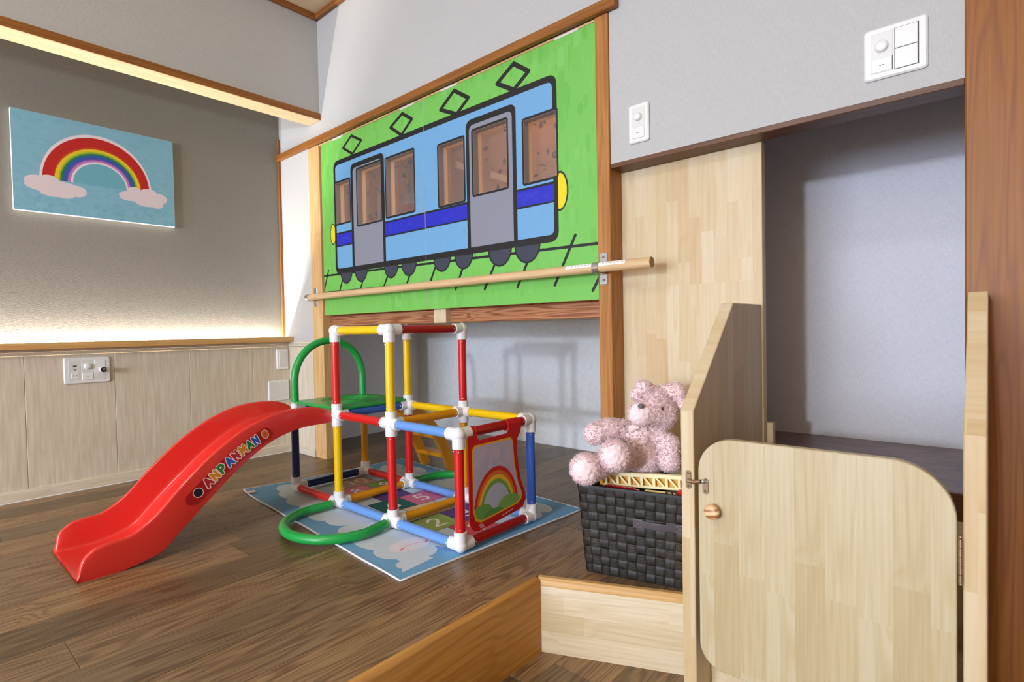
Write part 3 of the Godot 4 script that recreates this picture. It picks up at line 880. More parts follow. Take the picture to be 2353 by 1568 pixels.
func build_gate() -> void:
	for s in 2:
		var x0 := 2.611 if s == 0 else 3.099
		var zb := -0.074 if s == 0 else 0.013
		var prof := [Vector2(zb, -0.207 if s == 1 else 0.0), Vector2(zb, 0.756), Vector2(0.152, 0.756), Vector2(0.405, 0.512), Vector2(0.405, -0.207)]
		if s == 0:
			prof.append_array([Vector2(0.192, -0.207), Vector2(0.192, 0.0)])
		else:
			prof.append(Vector2(0.1, -0.207))
		var b := thing("side_board", ["pale side board with sloping top left of the gate", "pale side board with sloping top in front of the big pillar"][s], "board", Vector3.ZERO, "side boards of the gate")
		obj("board", MB.new().prism(prof, 0, x0, x0 + 0.030, 0.0018, 1, Vector2(0.07 + s * 0.3, 0.2)), M.lam, b)
		if s == 0:
			var k := obj("latch_plate", MB.new().prism(slot(2.6285, 0.359, 0.0065, 0.0205), 2, 0.405, 0.4075, 0.0006), M.bronze, b)
			for y in [0.373, 0.345]:
				obj("screw", MB.new().ball(Vector3(2.6285, y, 0.4075), Vector3(0.0028, 0.0028, 0.0012), 6), M.steel, k)
			var arm := MB.new()
			arm.tube([Vector3(2.6285, 0.357, 0.4120), Vector3(2.645, 0.357, 0.4130), Vector3(2.653, 0.360, 0.4135), Vector3(2.6585, 0.360, 0.4135)], 0.0042, 10)
			obj("latch_arm", arm, M.bronze, b)
			obj("screw", MB.new().ball(Vector3(2.6285, 0.358, 0.4125), Vector3(0.004, 0.004, 0.0025), 8), M.steel, k)
	var g := thing("gate", "low pale wooden gate with rounded top corners and a round knob", "gate", Vector3(2.65, -0.048, 0.385))
	var pts := []
	for c in [[0.092, 0.092, 0.440, 0.410, 0.0], [0.075, 0.075, 0.0, 0.430, 1.0], [0.05, 0.05, 0.0, 0.0, 2.0], [0.02, 0.02, 0.441, 0.0, 3.0]]:
		var r: float = c[0]
		var cx: float = 0.441 - r if c[4] == 0.0 or c[4] == 3.0 else r
		var cy: float = 0.505 - r if c[4] < 2.0 else r
		for i in 13:
			var a: float = PI / 2 * (c[4] + i / 12.0)
			pts.append(Vector2(cx + cos(a) * r, cy + sin(a) * r))
	obj("panel", MB.new().prism(pts, 2, 0.0, 0.020, 0.0018, 1, Vector2(0.02, 0.35)), M.gate, g)
	var kc := Canvas.new(128, 128, Vector2(0, 1), 128.0, rgb(232, 186, 132))
	kc.line([Vector2(-0.1, 0.52), Vector2(1.1, 0.78)], 0.13, rgb(176, 122, 78))
	kc.line([Vector2(-0.1, 0.12), Vector2(1.1, 0.42)], 0.16, rgb(168, 112, 68))
	kc.line([Vector2(-0.1, 0.33), Vector2(1.1, 0.60)], 0.12, rgb(236, 204, 168))
	var kb := mat(Color.WHITE, 0.35, kc.tex())
	var kxf := Transform3D(Basis(Vector3.RIGHT, PI / 2), Vector3(0.0355, 0.349, 0.02))
	var km := MB.new().lathe([Vector2(0.008, 0.0), Vector2(0.008, 0.006), Vector2(0.0145, 0.009), Vector2(0.0162, 0.013), Vector2(0.0162, 0.018), Vector2(0.0145, 0.0215), Vector2(0.010, 0.0235), Vector2(0.0, 0.024)], kxf, 28)
	for i in km.v.size():
		km.uv[i] = Vector2((km.v[i].x - 0.0355) / 0.036 + 0.5, 0.5 - (km.v[i].y - 0.349) / 0.036)
	obj("knob", km, kb, g)
	var lp := obj("latch_catch", MB.new().prism(slot(0.0165, 0.398, 0.0068, 0.017), 2, 0.02, 0.0225, 0.0006), M.bronze, g)
	var st := MB.new()
	st.tube([Vector3(0.012, 0.410, 0.0225), Vector3(0.013, 0.410, 0.031), Vector3(0.020, 0.410, 0.033), Vector3(0.022, 0.410, 0.0225)], 0.0028, 8)
	st.ball(Vector3(0.0165, 0.411, 0.032), Vector3.ONE * 0.0055, 8)
	st.ball(Vector3(0.0165, 0.388, 0.0225), Vector3(0.0028, 0.0028, 0.0012), 6)
	obj("staple", st, M.steel, lp)
	for y in [0.349, 0.075]:
		var h := MB.new()
		for k in 5:
			h.tube([Vector3(0.4455, y - 0.037 + k * 0.015, 0.0215), Vector3(0.4455, y - 0.0228 + k * 0.015, 0.0215)], 0.0032, 10)
		h.ball(Vector3(0.4455, y + 0.040, 0.0215), Vector3.ONE * 0.0026, 6).ball(Vector3(0.4455, y - 0.039, 0.0215), Vector3.ONE * 0.0026, 6)
		obj("hinge", h, M.bronze, g)

func slot(cx: float, cy: float, hw: float, hh: float) -> Array:
	var pts := []
	for i in 20:
		var a := TAU * i / 20.0
		pts.append(Vector2(cx + cos(a) * hw, cy + sin(a) * hw + (hh - hw) * (1.0 if sin(a) > 0 else -1.0)))
	return pts

func build_lamps() -> void:
	# the lamp behind the camera that throws the rail's and the header's shadows
	var em := mat(rgb(255, 252, 246), 0.5)
	em.emission_enabled = true
	em.emission = rgb(255, 250, 242)
	em.emission_energy_multiplier = 3.0
	var p := Vector3(2.85, 1.34, 6.5)
	var t := thing("floor_lamp", "white globe floor lamp standing behind the camera", "lamp", Vector3(p.x, -0.207, p.z))
	obj("base", MB.new().lathe([Vector2(0.14, 0), Vector2(0.14, 0.012), Vector2(0.12, 0.02), Vector2(0.012, 0.024), Vector2(0.0, 0.024)], Transform3D.IDENTITY, 32), M.offwhite, t)
	obj("pole", MB.new().tube([Vector3(0, 0.02, 0), Vector3(0, 1.42, 0)], 0.011), M.steel, t)
	obj("globe_light", MB.new().ball(Vector3(0, 1.547, 0), Vector3.ONE * 0.13, 16), em, t)
	var o := OmniLight3D.new()
	o.name = "globe_light_source"
	o.position = p
	o.light_energy = KEY_E
	o.light_color = rgb(228, 239, 255)
	o.light_size = 0.12
	o.omni_range = 12.0
	o.omni_attenuation = 2.0
	o.shadow_enabled = true
	add_child(o)
	# flat ceiling lamp
	var c := thing("ceiling_lamp", "round flat ceiling lamp outside the picture", "lamp", Vector3(2.3, 2.4, 2.7))
	obj("rim", MB.new().lathe([Vector2(0.27, 0.0), Vector2(0.28, -0.03), Vector2(0.26, -0.05), Vector2(0.0, -0.05)], Transform3D.IDENTITY, 40), M.white, c)
	obj("diffuser_light", MB.new().lathe([Vector2(0.25, -0.05), Vector2(0.24, -0.058), Vector2(0.0, -0.06)], Transform3D.IDENTITY, 40), em, c)
	area(Vector3(2.3, 2.335, 2.7), Vector3.DOWN, Vector2(0.44, 0.44), CEIL_E, rgb(240, 246, 255), "ceiling_lamp_source")

# a wall plate in its own frame: x right, y up, z out of the wall
func plate(called: String, label: String, at: Vector3, facing: float, w: float, h: float) -> Node3D:
	var t := thing(called, label, "wall plate" if called == "blank_plate" else ("outlet" if called == "outlet_plate" else "switch"), at)
	t.rotation.y = facing
	var m := MB.new()
	m.prism(rounded(-w / 2, -h / 2, w / 2, h / 2, 0.008), 2, 0.0, 0.0085, 0.0035)
	obj("plate", m, M.white, t)
	return t

func pb(t: Node3D, called: String, x0: float, y0: float, x1: float, y1: float, z0: float, z1: float, m: Material, bev := 0.0008) -> MeshInstance3D:
	return obj(called, MB.new().box(Vector3(x0, y0, z0), Vector3(x1, y1, z1), bev), m, t)

func dial(t: Node3D, x: float, y: float, r: float, h: float, m: Material) -> MeshInstance3D:
	var xf := Transform3D(Basis(Vector3.RIGHT, PI / 2), Vector3(x, y, 0.009))
	return obj("dial", MB.new().lathe([Vector2(r * 1.02, 0), Vector2(r, h * 0.6), Vector2(r * 0.9, h * 0.86), Vector2(r * 0.6, h), Vector2(0, h)], xf, 28), m, t)

func build_plates() -> void:
	# single dimmer on the switch wall
	var t := plate("dimmer_switch", "narrow white dimmer plate with one round dial above the pine panel", Vector3(2.3035, 1.3375, -0.006), 0.0, 0.070, 0.120)
	pb(t, "insert", -0.022, -0.048, 0.022, 0.048, 0.004, 0.0092, M.offwhite)
	dial(t, 0.0, 0.018, 0.0125, 0.012, M.white)
	var sw := pb(t, "rocker", -0.0205, -0.046, 0.0205, -0.014, 0.004, 0.0108, M.white, 0.001)
	pb(sw, "mark", -0.006, -0.0315, 0.004, -0.030, 0.0108, 0.0111, M.gap, 0.0)
	# double plate near the pillar
	t = plate("dimmer_switch", "large square white plate with a dial and two wide rockers beside the pillar", Vector3(2.9645, 1.336, -0.006), 0.0, 0.123, 0.120)
	pb(t, "insert", -0.047, -0.047, -0.004, 0.047, 0.004, 0.0092, M.offwhite)
	dial(t, -0.026, 0.014, 0.0135, 0.010, M.white)
	sw = pb(t, "rocker", -0.046, -0.045, -0.0055, -0.014, 0.004, 0.0108, M.white, 0.001)
	pb(sw, "mark", -0.030, -0.0305, -0.021, -0.029, 0.0108, 0.0111, M.gap, 0.0)
	pb(t, "groove", -0.0052, -0.046, -0.0038, -0.012, 0.004, 0.0094, M.gap, 0.0)
	pb(t, "groove", -0.001, -0.0475, 0.0452, 0.0475, 0.004, 0.0090, M.gap, 0.0)
	pb(t, "rocker", 0.0, 0.0008, 0.0432, 0.0465, 0.004, 0.0108, M.white, 0.001)
	pb(t, "rocker", 0.0, -0.0465, 0.0432, -0.0008, 0.004, 0.0112, M.white, 0.001)
	# triple plate on the wainscot
	t = plate("outlet_plate", "wide white triple plate with sockets and a knob on the wainscot", Vector3(0.0, 0.548, 0.969), PI / 2, 0.172, 0.120)
	pb(t, "insert", -0.069, -0.045, -0.026, 0.045, 0.004, 0.0092, M.offwhite)
	pb(t, "usb_port", -0.053, 0.018, -0.039, 0.023, 0.004, 0.0096, M.black, 0.0)
	pb(t, "usb_port", -0.051, 0.002, -0.041, 0.005, 0.004, 0.0096, M.black, 0.0)
	var so := pb(t, "socket", -0.060, -0.034, -0.032, -0.008, 0.004, 0.0100, M.white)
	pb(so, "slot", -0.053, -0.026, -0.0515, -0.016, 0.0099, 0.0102, M.gap, 0.0)
	pb(so, "slot", -0.0405, -0.025, -0.039, -0.017, 0.0099, 0.0102, M.gap, 0.0)
	pb(t, "insert", -0.021, -0.045, 0.022, 0.045, 0.004, 0.0092, M.offwhite)
	dial(t, 0.0, 0.018, 0.0135, 0.012, M.white)
	sw = pb(t, "rocker", -0.020, -0.044, 0.020, -0.012, 0.004, 0.0108, M.white, 0.001)
	pb(sw, "mark", -0.003, -0.030, 0.003, -0.0286, 0.0108, 0.0111, M.gap, 0.0)
	pb(t, "insert", 0.026, -0.045, 0.069, 0.045, 0.004, 0.0092, M.offwhite)
	pb(t, "rocker", 0.027, 0.004, 0.068, 0.044, 0.004, 0.0108, M.white, 0.001)
	var kx := Transform3D(Basis(Vector3.RIGHT, PI / 2), Vector3(0.052, 0.0, 0.009))
	var kn := obj("key_knob", MB.new().lathe([Vector2(0.0115, 0), Vector2(0.0115, 0.034), Vector2(0.0125, 0.036), Vector2(0.0125, 0.040), Vector2(0.0118, 0.041)], kx, 28), M.white, t)
	obj("knob_face", MB.new().lathe([Vector2(0.0118, 0.0405), Vector2(0.0, 0.0407)], kx, 28), M.black, kn)
	obj("knob_shine", MB.new().lathe([Vector2(0.0055, 0.0), Vector2(0.0055, 0.003), Vector2(0.004, 0.004), Vector2(0.0, 0.004)], Transform3D(Basis(Vector3.RIGHT, PI / 2), Vector3(0.0545, 0.002, 0.0495)), 16), mat(rgb(120, 122, 126), 0.3), kn)
	# tall switch and blank plate in the corner
	t = plate("rocker_switch", "tall white rocker switch in the corner above the blank plate", Vector3(0.0, 0.548, 0.0485), PI / 2, 0.070, 0.120)
	pb(t, "rocker", -0.021, -0.046, 0.021, 0.046, 0.004, 0.0112, M.offwhite, 0.0015)
	t = plate("blank_plate", "square white blank plate low in the corner behind the slide", Vector3(0.0, 0.367, 0.0755), PI / 2, 0.122, 0.118)
	pb(t, "cover", -0.054, -0.052, 0.054, 0.052, 0.006, 0.0088, M.offwhite, 0.0008)

func build_rail() -> void:
	var t := thing("hand_rail", "long round wooden pole held in metal clips across the train panels", "rail", Vector3(0, 0, 0))
	var y := 0.894
	var z := 0.043
	obj("pole", MB.new().tube([Vector3(0.308, y, z), Vector3(0.8, y, z), Vector3(1.5, y, z), Vector3(2.363, y, z)], 0.0165, 24), M.pole, t)
	obj("pole_end", MB.new().tube([Vector3(2.3625, y, z), Vector3(2.3637, y, z)], 0.0160, 24), mat(rgb(168, 132, 92), 0.6), t)
	for x in [0.318, 2.170]:
		var c := MB.new()
		c.box(Vector3(x - 0.015, y + 0.019, 0.0012), Vector3(x + 0.015, y + 0.052, 0.0035), 0.0008)
		c.box(Vector3(x - 0.015, y - 0.052, 0.0012), Vector3(x + 0.015, y - 0.019, 0.0035), 0.0008)
		var g := []
		for s in [x - 0.012, x + 0.012]:
			var row := []
			row.append(Vector3(s, y + 0.020, 0.002))
			for i in 17:
				var a := PI / 2 - PI * i / 16.0
				row.append(Vector3(s, y + sin(a) * 0.0182, z + cos(a) * 0.0182))
			row.append(Vector3(s, y - 0.020, 0.002))
			g.append(row)
		c.grid(g)
		var gg := [[], []]
		for k in 2:
			for p in g[k]:
				gg[k].append(Vector3(p.x, y + (p.y - y) * 0.95, z + (p.z - z) * 0.95))
		c.grid(gg, false, true)
		var cl := obj("clip", c, M.steel, t)
		for yy in [y + 0.038, y - 0.038]:
			obj("screw", MB.new().ball(Vector3(x, yy, 0.0035), Vector3(0.0045, 0.0045, 0.002), 6), M.steel, cl)
	# a small printed label wrapped on the pole
	var cv := Canvas.new(512, 48, Vector2(0, 0.02), 2400.0, rgb(244, 243, 240))
	rng.seed = 33
	for i in 15:
		if i == 8: continue
		var x := 0.022 + i * 0.0125
		for k in 3:
			cv.line([Vector2(x + rng.randf_range(0, 0.006), rng.randf_range(0.006, 0.014)), Vector2(x + rng.randf_range(0, 0.007), rng.randf_range(0.006, 0.014))], 0.0009, rgb(70, 74, 84) if i != 7 else rgb(200, 90, 90))
	var rows := []
	for x in [2.055, 2.28]:
		var row := []
		for i in 7:
			var a := deg_to_rad(10 + i * 9.0)
			row.append(Vector3(x, y + sin(a) * 0.0168, z + cos(a) * 0.0168))
		rows.append(row)
	var lm := MB.new()
	for i in 6:
		var p := [rows[0][i], rows[1][i], rows[1][i + 1], rows[0][i + 1]]
		var n0 := Vector3(0, sin(deg_to_rad(14.5 + i * 9.0)), cos(deg_to_rad(14.5 + i * 9.0)))
		lm.quad(p[0], p[1], p[2], p[3], n0, Vector2(0.01, 1.0 - i / 6.0), Vector2(0.99, 1.0 - i / 6.0), Vector2(0.99, 1.0 - (i + 1) / 6.0), Vector2(0.01, 1.0 - (i + 1) / 6.0))
	obj("label", lm, mat(Color.WHITE, 0.5, cv.tex()), t)

func build_mat() -> void:
	var L := 1.242
	var Wd := 0.816
	var c := Canvas.new(1242, 816, Vector2(0, Wd), 1000.0, rgb(112, 170, 214))
	# pale clouds round the rim, in canvas metres: x along the mat, y from the front edge to the back
	var cloud := rgb(204, 220, 232)
	c.poly([Vector2(0.12, 0.12), Vector2(1.12, 0.12), Vector2(1.12, 0.70), Vector2(0.12, 0.70)], cloud)
	for q in [[0.10, 0.16, 0.07, 0.05], [0.2, 0.12, 0.08, 0.035], [0.32, 0.11, 0.07, 0.045], [0.44, 0.12, 0.08, 0.05], [0.56, 0.09, 0.07, 0.04], [0.66, 0.12, 0.07, 0.05], [0.80, 0.10, 0.07, 0.05], [0.93, 0.085, 0.08, 0.045], [1.05, 0.10, 0.07, 0.06], [1.12, 0.14, 0.05, 0.07], [1.165, 0.07, 0.03, 0.03], [1.12, 0.28, 0.05, 0.06], [1.14, 0.38, 0.045, 0.05], [1.10, 0.5, 0.06, 0.07], [1.14, 0.62, 0.05, 0.06], [1.1, 0.71, 0.07, 0.05], [0.95, 0.73, 0.08, 0.04], [0.8, 0.72, 0.08, 0.05], [0.6, 0.73, 0.1, 0.04], [0.42, 0.72, 0.08, 0.05], [0.25, 0.73, 0.08, 0.04], [0.12, 0.68, 0.06, 0.06], [0.09, 0.5, 0.04, 0.07], [0.11, 0.34, 0.05, 0.08]]:
		c.disc(Vector2(q[0], q[1]), q[2], cloud, q[3])
	c.poly([Vector2(1.10, 0.10), Vector2(1.205, 0.03), Vector2(1.185, 0.16)], cloud)
	# a pale blush-coloured cloudlet with two red dabs
	c.disc(Vector2(1.045, 0.165), 0.05, rgb(228, 228, 234), 0.072)
	c.line([Vector2(1.06, 0.125), Vector2(1.045, 0.150), Vector2(1.05, 0.19), Vector2(1.065, 0.205)], 0.004, rgb(236, 186, 190))
	c.line([Vector2(1.062, 0.118), Vector2(1.058, 0.128)], 0.008, rgb(224, 120, 128))
	c.line([Vector2(1.066, 0.212), Vector2(1.06, 0.222)], 0.008, rgb(224, 120, 128))
	c.line([Vector2(1.085, 0.130), Vector2(1.0855, 0.131)], 0.005, rgb(70, 60, 70))
	# hopscotch squares
	var S := 0.142
	var sq := [[1.013, 0.345, rgb(214, 84, 104), "1"], [0.870, 0.275, rgb(150, 176, 98), "2"], [0.870, 0.417, rgb(92, 68, 140), "3"], [0.727, 0.345, rgb(228, 200, 156), "4"], [0.583, 0.417, rgb(216, 116, 156), "5"], [0.583, 0.275, rgb(26, 104, 104), "6"], [0.441, 0.345, rgb(96, 70, 146), "7"], [0.298, 0.275, rgb(216, 124, 134), "8"], [0.298, 0.417, rgb(132, 160, 84), "9"], [0.156, 0.345, rgb(196, 168, 148), "10"]]
	var line := rgb(46, 70, 96)
	for e in sq:
		c.poly([Vector2(e[0] - 0.002, e[1] - 0.002), Vector2(e[0] + S + 0.002, e[1] - 0.002), Vector2(e[0] + S + 0.002, e[1] + S + 0.002), Vector2(e[0] - 0.002, e[1] + S + 0.002)], line)
		c.poly([Vector2(e[0] + 0.001, e[1] + 0.001), Vector2(e[0] + S - 0.001, e[1] + 0.001), Vector2(e[0] + S - 0.001, e[1] + S - 0.001), Vector2(e[0] + 0.001, e[1] + S - 0.001)], e[2])
	var glyph := {"0": [[0, 0.5, 0.06, 0.8, 0.3, 1, 0.54, 0.8, 0.6, 0.5, 0.54, 0.2, 0.3, 0, 0.06, 0.2, 0, 0.5]], "1": [[0.1, 0.8, 0.35, 1, 0.35, 0]], "2": [[0.02, 0.78, 0.2, 1, 0.45, 0.98, 0.58, 0.75, 0.4, 0.45, 0, 0, 0.6, 0]], "3": [[0.03, 0.85, 0.25, 1, 0.52, 0.85, 0.45, 0.58, 0.2, 0.52, 0.5, 0.45, 0.58, 0.2, 0.3, 0, 0.02, 0.13]], "4": [[0.45, 0, 0.45, 1, 0, 0.3, 0.6, 0.3]], "5": [[0.55, 1, 0.08, 1, 0.04, 0.55, 0.35, 0.63, 0.58, 0.35, 0.4, 0.03, 0.03, 0.08]], "6": [[0.45, 1, 0.1, 0.6, 0.02, 0.28, 0.25, 0, 0.53, 0.15, 0.53, 0.42, 0.25, 0.52, 0.03, 0.3]], "7": [[0, 1, 0.6, 1, 0.2, 0]], "8": [[0.3, 0.52, 0.08, 0.75, 0.3, 1, 0.52, 0.75, 0.3, 0.52, 0.02, 0.25, 0.3, 0, 0.58, 0.25, 0.3, 0.52]], "9": [[0.56, 0.7, 0.3, 0.45, 0.05, 0.7, 0.28, 1, 0.54, 0.85, 0.56, 0.6, 0.4, 0]]}
	for e in sq:
		var k := 0
		for ch in e[3]:
			var shift: float = (k - (e[3].length() - 1) * 0.5) * 0.055
			for st in glyph[ch]:
				var pts := []
				for i in range(0, st.size(), 2):  # up points along -x, right along +y
					pts.append(Vector2(e[0] + S / 2 - (st[i + 1] - 0.5) * 0.075, e[1] + S / 2 + (st[i] - 0.3) * 0.075 + shift))
				c.line(pts, 0.011, rgb(238, 238, 240) if e[3] != "2" else rgb(232, 236, 226))
			k += 1
	c.line([Vector2(1.176, 0.55), Vector2(1.19, 0.556), Vector2(1.182, 0.568), Vector2(1.19, 0.58), Vector2(1.178, 0.592), Vector2(1.19, 0.602)], 0.003, rgb(50, 90, 140))
	var t := thing("play_mat", "light blue play mat with clouds and numbered hopscotch squares under the climbing gym", "mat", Vector3(0.655, 0.0, 0.555))
	t.rotation.y = -atan2(0.091, 1.239)
	var top := mat(Color.WHITE, 0.85, c.tex())
	var N := 40
	var Q := 26
	var rise := func(u: float, v: float) -> float:  # the left front corner is kicked up a little, edges wave
		return 0.0045 + 0.012 * pow(clampf(1.0 - u / 0.13, 0, 1), 2.0) * clampf(1.0 - v / 0.25, 0, 1) + 0.0015 * (0.5 + 0.5 * sin(u * 23.0)) * clampf(1.0 - v / 0.06, 0, 1)
	var g := []
	for i in N + 1:
		var row := []
		for j in Q + 1:
			var u := L * i / N
			var v := Wd * j / Q
			row.append(Vector3(u, rise.call(u, v), -v))
		g.append(row)
	var m := MB.new()
	for i in N:
		for j in Q:
			var p := [g[i][j], g[i + 1][j], g[i + 1][j + 1], g[i][j + 1]]
			m.quad(p[0], p[1], p[2], p[3], ((p[1] - p[0]).cross(p[3] - p[0])).normalized() * 1.0, Vector2(float(i) / N, 1 - float(j) / Q), Vector2(float(i + 1) / N, 1 - float(j) / Q), Vector2(float(i + 1) / N, 1 - float(j + 1) / Q), Vector2(float(i) / N, 1 - float(j + 1) / Q))
	obj("printed_top", m, top, t)
	var path := []
	for i in N + 1: path.append(g[i][0] - Vector3(0, 0.0018, 0))
	for j in range(1, Q + 1): path.append(g[N][j] - Vector3(0, 0.0018, 0))
	for i in range(N - 1, -1, -1): path.append(g[i][Q] - Vector3(0, 0.0018, 0))
	for j in range(Q - 1, 0, -1): path.append(g[0][j] - Vector3(0, 0.0018, 0))
	obj("white_hem", MB.new().tube(path, 0.0032, 8, false, true), mat(rgb(226, 230, 236), 0.8), t)
	obj("care_tag", MB.new().box(Vector3(0.035, 0.012, 0.004), Vector3(0.075, 0.0135, -0.03), 0.0004), mat(rgb(226, 196, 184), 0.8), t)

func build_gym() -> void:
	var t := thing("climbing_gym", "colourful toddler climbing gym of plastic tubes with a red slide", "climbing frame", Vector3(0, 0, 0))
	var X := [0.848, 1.192, 1.545, 1.890]
	var Z := [0.410, 0.060]
	var Y := [0.0285, 0.375, 0.706]
	var lift := [0.0, 0.0, 0.0]
	var R := 0.0158
	var at := func(n: Array) -> Vector3: return Vector3(X[n[0]], Y[n[2]], Z[n[1]])
	# column, row (0 front, 1 back), level -> the same, colour
	var tubes := [
		[[0, 0, 0], [1, 0, 0], "red"], [[1, 0, 0], [2, 0, 0], "sky"], [[2, 0, 0], [3, 0, 0], "sky"],
		[[0, 1, 0], [1, 1, 0], "red"], [[1, 1, 0], [2, 1, 0], "sky"], [[2, 1, 0], [3, 1, 0], "sky"],
		[[0, 0, 0], [0, 1, 0], "navy"], [[1, 0, 0], [1, 1, 0], "amber"], [[2, 0, 0], [2, 1, 0], "amber"], [[3, 0, 0], [3, 1, 0], "red_dark"],
		[[0, 0, 0], [0, 0, 1], "navy"], [[0, 1, 0], [0, 1, 1], "amber"], [[1, 0, 0], [1, 0, 1], "yellow"], [[1, 1, 0], [1, 1, 1], "red"],
		[[2, 0, 0], [2, 0, 1], "red"], [[2, 1, 0], [2, 1, 1], "amber"], [[3, 0, 0], [3, 0, 1], "red"], [[3, 1, 0], [3, 1, 1], "blue"],
		[[1, 0, 1], [2, 0, 1], "red"], [[2, 0, 1], [3, 0, 1], "sky"], [[1, 1, 1], [2, 1, 1], "yellow"], [[2, 1, 1], [3, 1, 1], "yellow"],
		[[0, 0, 1], [0, 1, 1], "blue"], [[1, 0, 1], [1, 1, 1], "blue"], [[2, 0, 1], [2, 1, 1], "amber"], [[3, 0, 1], [3, 1, 1], "red_dark"],
		[[1, 0, 1], [1, 0, 2], "red"], [[2, 0, 1], [2, 0, 2], "yellow"], [[1, 1, 1], [1, 1, 2], "yellow"], [[2, 1, 1], [2, 1, 2], "red"],
		[[1, 0, 2], [2, 0, 2], "yellow"], [[2, 0, 2], [2, 1, 2], "red_dark"], [[1, 0, 2], [1, 1, 2], "yellow"], [[1, 1, 2], [2, 1, 2], "red_dark"]]
	var dirs := {}
	var pegs := MB.new()
	for e in tubes:
		var a: Vector3 = at.call(e[0])
		var b: Vector3 = at.call(e[1])
		var d := (b - a).normalized()
		for k in [[e[0], d], [e[1], -d]]:
			if not dirs.has(k[0]): dirs[k[0]] = []
			dirs[k[0]].append(k[1])
		obj("tube", MB.new().tube([a + d * 0.040, a + d * 0.041, a + d * 0.12, b - d * 0.041, b - d * 0.040], R, 20), M[e[2]], t)
		var s1 := d.cross(Vector3.UP if absf(d.y) < 0.5 else Vector3(1, 0, 1)).normalized()
		var s2 := d.cross(s1).normalized()
		for q in [a + d * 0.052, b - d * 0.052]:
			for s in [s1, s2]:
				for sg in [-1, 1]:
					pegs.ball(q + s * sg * R, Vector3.ONE * 0.0021, 4)
	var pg := obj("tube_pegs", pegs, M.joint, t)
	pg.set_meta("kind", "stuff")
	for e in dirs:  # white connectors with a sleeve for every tube
		var c: Vector3 = at.call(e)
		var m := MB.new().ball(c, Vector3.ONE * 0.0228, 10)
		for d in dirs[e]:
			m.tube([c, c + d * 0.034, c + d * 0.040, c + d * 0.0435], 0.0205, 20)
			m.tube([c + d * 0.0434, c + d * 0.0440], 0.0178, 20)
		obj("connector", m, M.joint, t)
	# flat loops on the ground, front and back
	for s in [[0, 1.0, 0.29], [1, -1.0, 0.26]]:
		var zc: float = Z[s[0]]
		var cx: float = (X[1] + X[2]) / 2
		var hw: float = (X[2] - X[1]) / 2
		var p := [Vector3(X[1], Y[0], zc + s[1] * 0.035)]
		for i in 33:
			var a := PI * i / 32.0
			p.append(Vector3(cx - cos(a) * (hw + 0.012), 0.0248, zc + s[1] * (0.115 + sin(a) * (s[2] - 0.115))))
		p.append(Vector3(X[2], Y[0], zc + s[1] * 0.035))
		obj("ground_loop", MB.new().tube(p, R * 1.05, 18), M.green, t)
	# hoop over the platform
	var hp := []
	for i in 5: hp.append(Vector3(X[0], 0.40 + i * 0.022, Z[0] - 0.004))
	for i in range(1, 32):
		var a := PI * i / 32.0
		hp.append(Vector3(X[0], 0.488 + sin(a) * 0.176, 0.235 + cos(a) * 0.171))
	for i in 5: hp.append(Vector3(X[0], 0.488 - i * 0.022, Z[1] + 0.004))
	obj("hoop", MB.new().tube(hp, R * 1.03, 18), M.green, t)
	# platform with a raised pattern
	var pl := obj("platform", MB.new().prism(rounded(X[0] - 0.01, Z[1] - 0.005, X[1] + 0.012, Z[0] + 0.0, 0.03), 1, 0.390, 0.404, 0.004), M.green, t)
	var rp := MB.new()
	for r in [0.125, 0.095, 0.06, 0.03]:
		var p := []
		for i in 32:
			p.append(Vector3(1.02 + cos(TAU * i / 32) * r, 0.4035, 0.235 + sin(TAU * i / 32) * r))
		rp.tube(p, 0.0022, 6, false, true)
	obj("grip_ring", rp, M.green, pl)
	build_slide(t)
	# yellow ladder at the back
	var lad := Node3D.new()
	lad.name = "ladder"
	t.add_child(lad)
	for x in [0.915, 1.115]:
		var g := []
		for i in 13:
			var s := i / 12.0
			var zc := lerpf(0.045, -0.255, s) - 0.035 * sin(PI * s)
			var yc := 0.385 * (1.0 - s * s * 0.35 - s * 0.65)
			var row := []
			for k in [[0, 0.018], [0.024, 0.018], [0.024, -0.022], [0, -0.022]]:
				row.append(Vector3(x + k[0], maxf(0.0075, yc + k[1] * 0.45 + (0.006 if k[1] > 0 else 0.0)), zc - k[1]))
			g.append(row)
		var m := MB.new()
		for i in 12:
			for j in 4:
				var p := [g[i][j], g[i][(j + 1) % 4], g[i + 1][(j + 1) % 4], g[i + 1][j]]
				var ctr: Vector3 = (g[i][0] + g[i][2]) / 2
				var nn: Vector3 = (p[1] - p[0]).cross(p[3] - p[0]).normalized()
				if nn.dot((p[0] + p[1]) / 2 - ctr) < 0: nn = -nn
				m.quad(p[0], p[1], p[2], p[3], nn)
		obj("side_rail", m, M.amber, lad)
	for s in [0.30, 0.58, 0.82]:
		var zc := lerpf(0.045, -0.255, s) - 0.035 * sin(PI * s)
		var yc: float = 0.385 * (1.0 - s * s * 0.35 - s * 0.65)
		obj("step", MB.new().box(Vector3(0.93, yc - 0.012, zc - 0.032), Vector3(1.125, yc + 0.010, zc + 0.030), 0.005), M.amber, lad)
	build_cloth(t, X[3], Z[0], Z[1])

func cat(tab: Array, z: float) -> float:
	for i in range(tab.size() - 1):
		if z >= tab[i + 1].x or i == tab.size() - 2:
			var a: Vector2 = tab[i]
			var b: Vector2 = tab[i + 1]
			var p: Vector2 = tab[maxi(i - 1, 0)]
			var q: Vector2 = tab[mini(i + 2, tab.size() - 1)]
			return cubic_interpolate_in_time(a.y, b.y, p.y, q.y, clampf((z - a.x) / (b.x - a.x), 0, 1), b.x - a.x, p.x - a.x, q.x - a.x)
	return 0.0

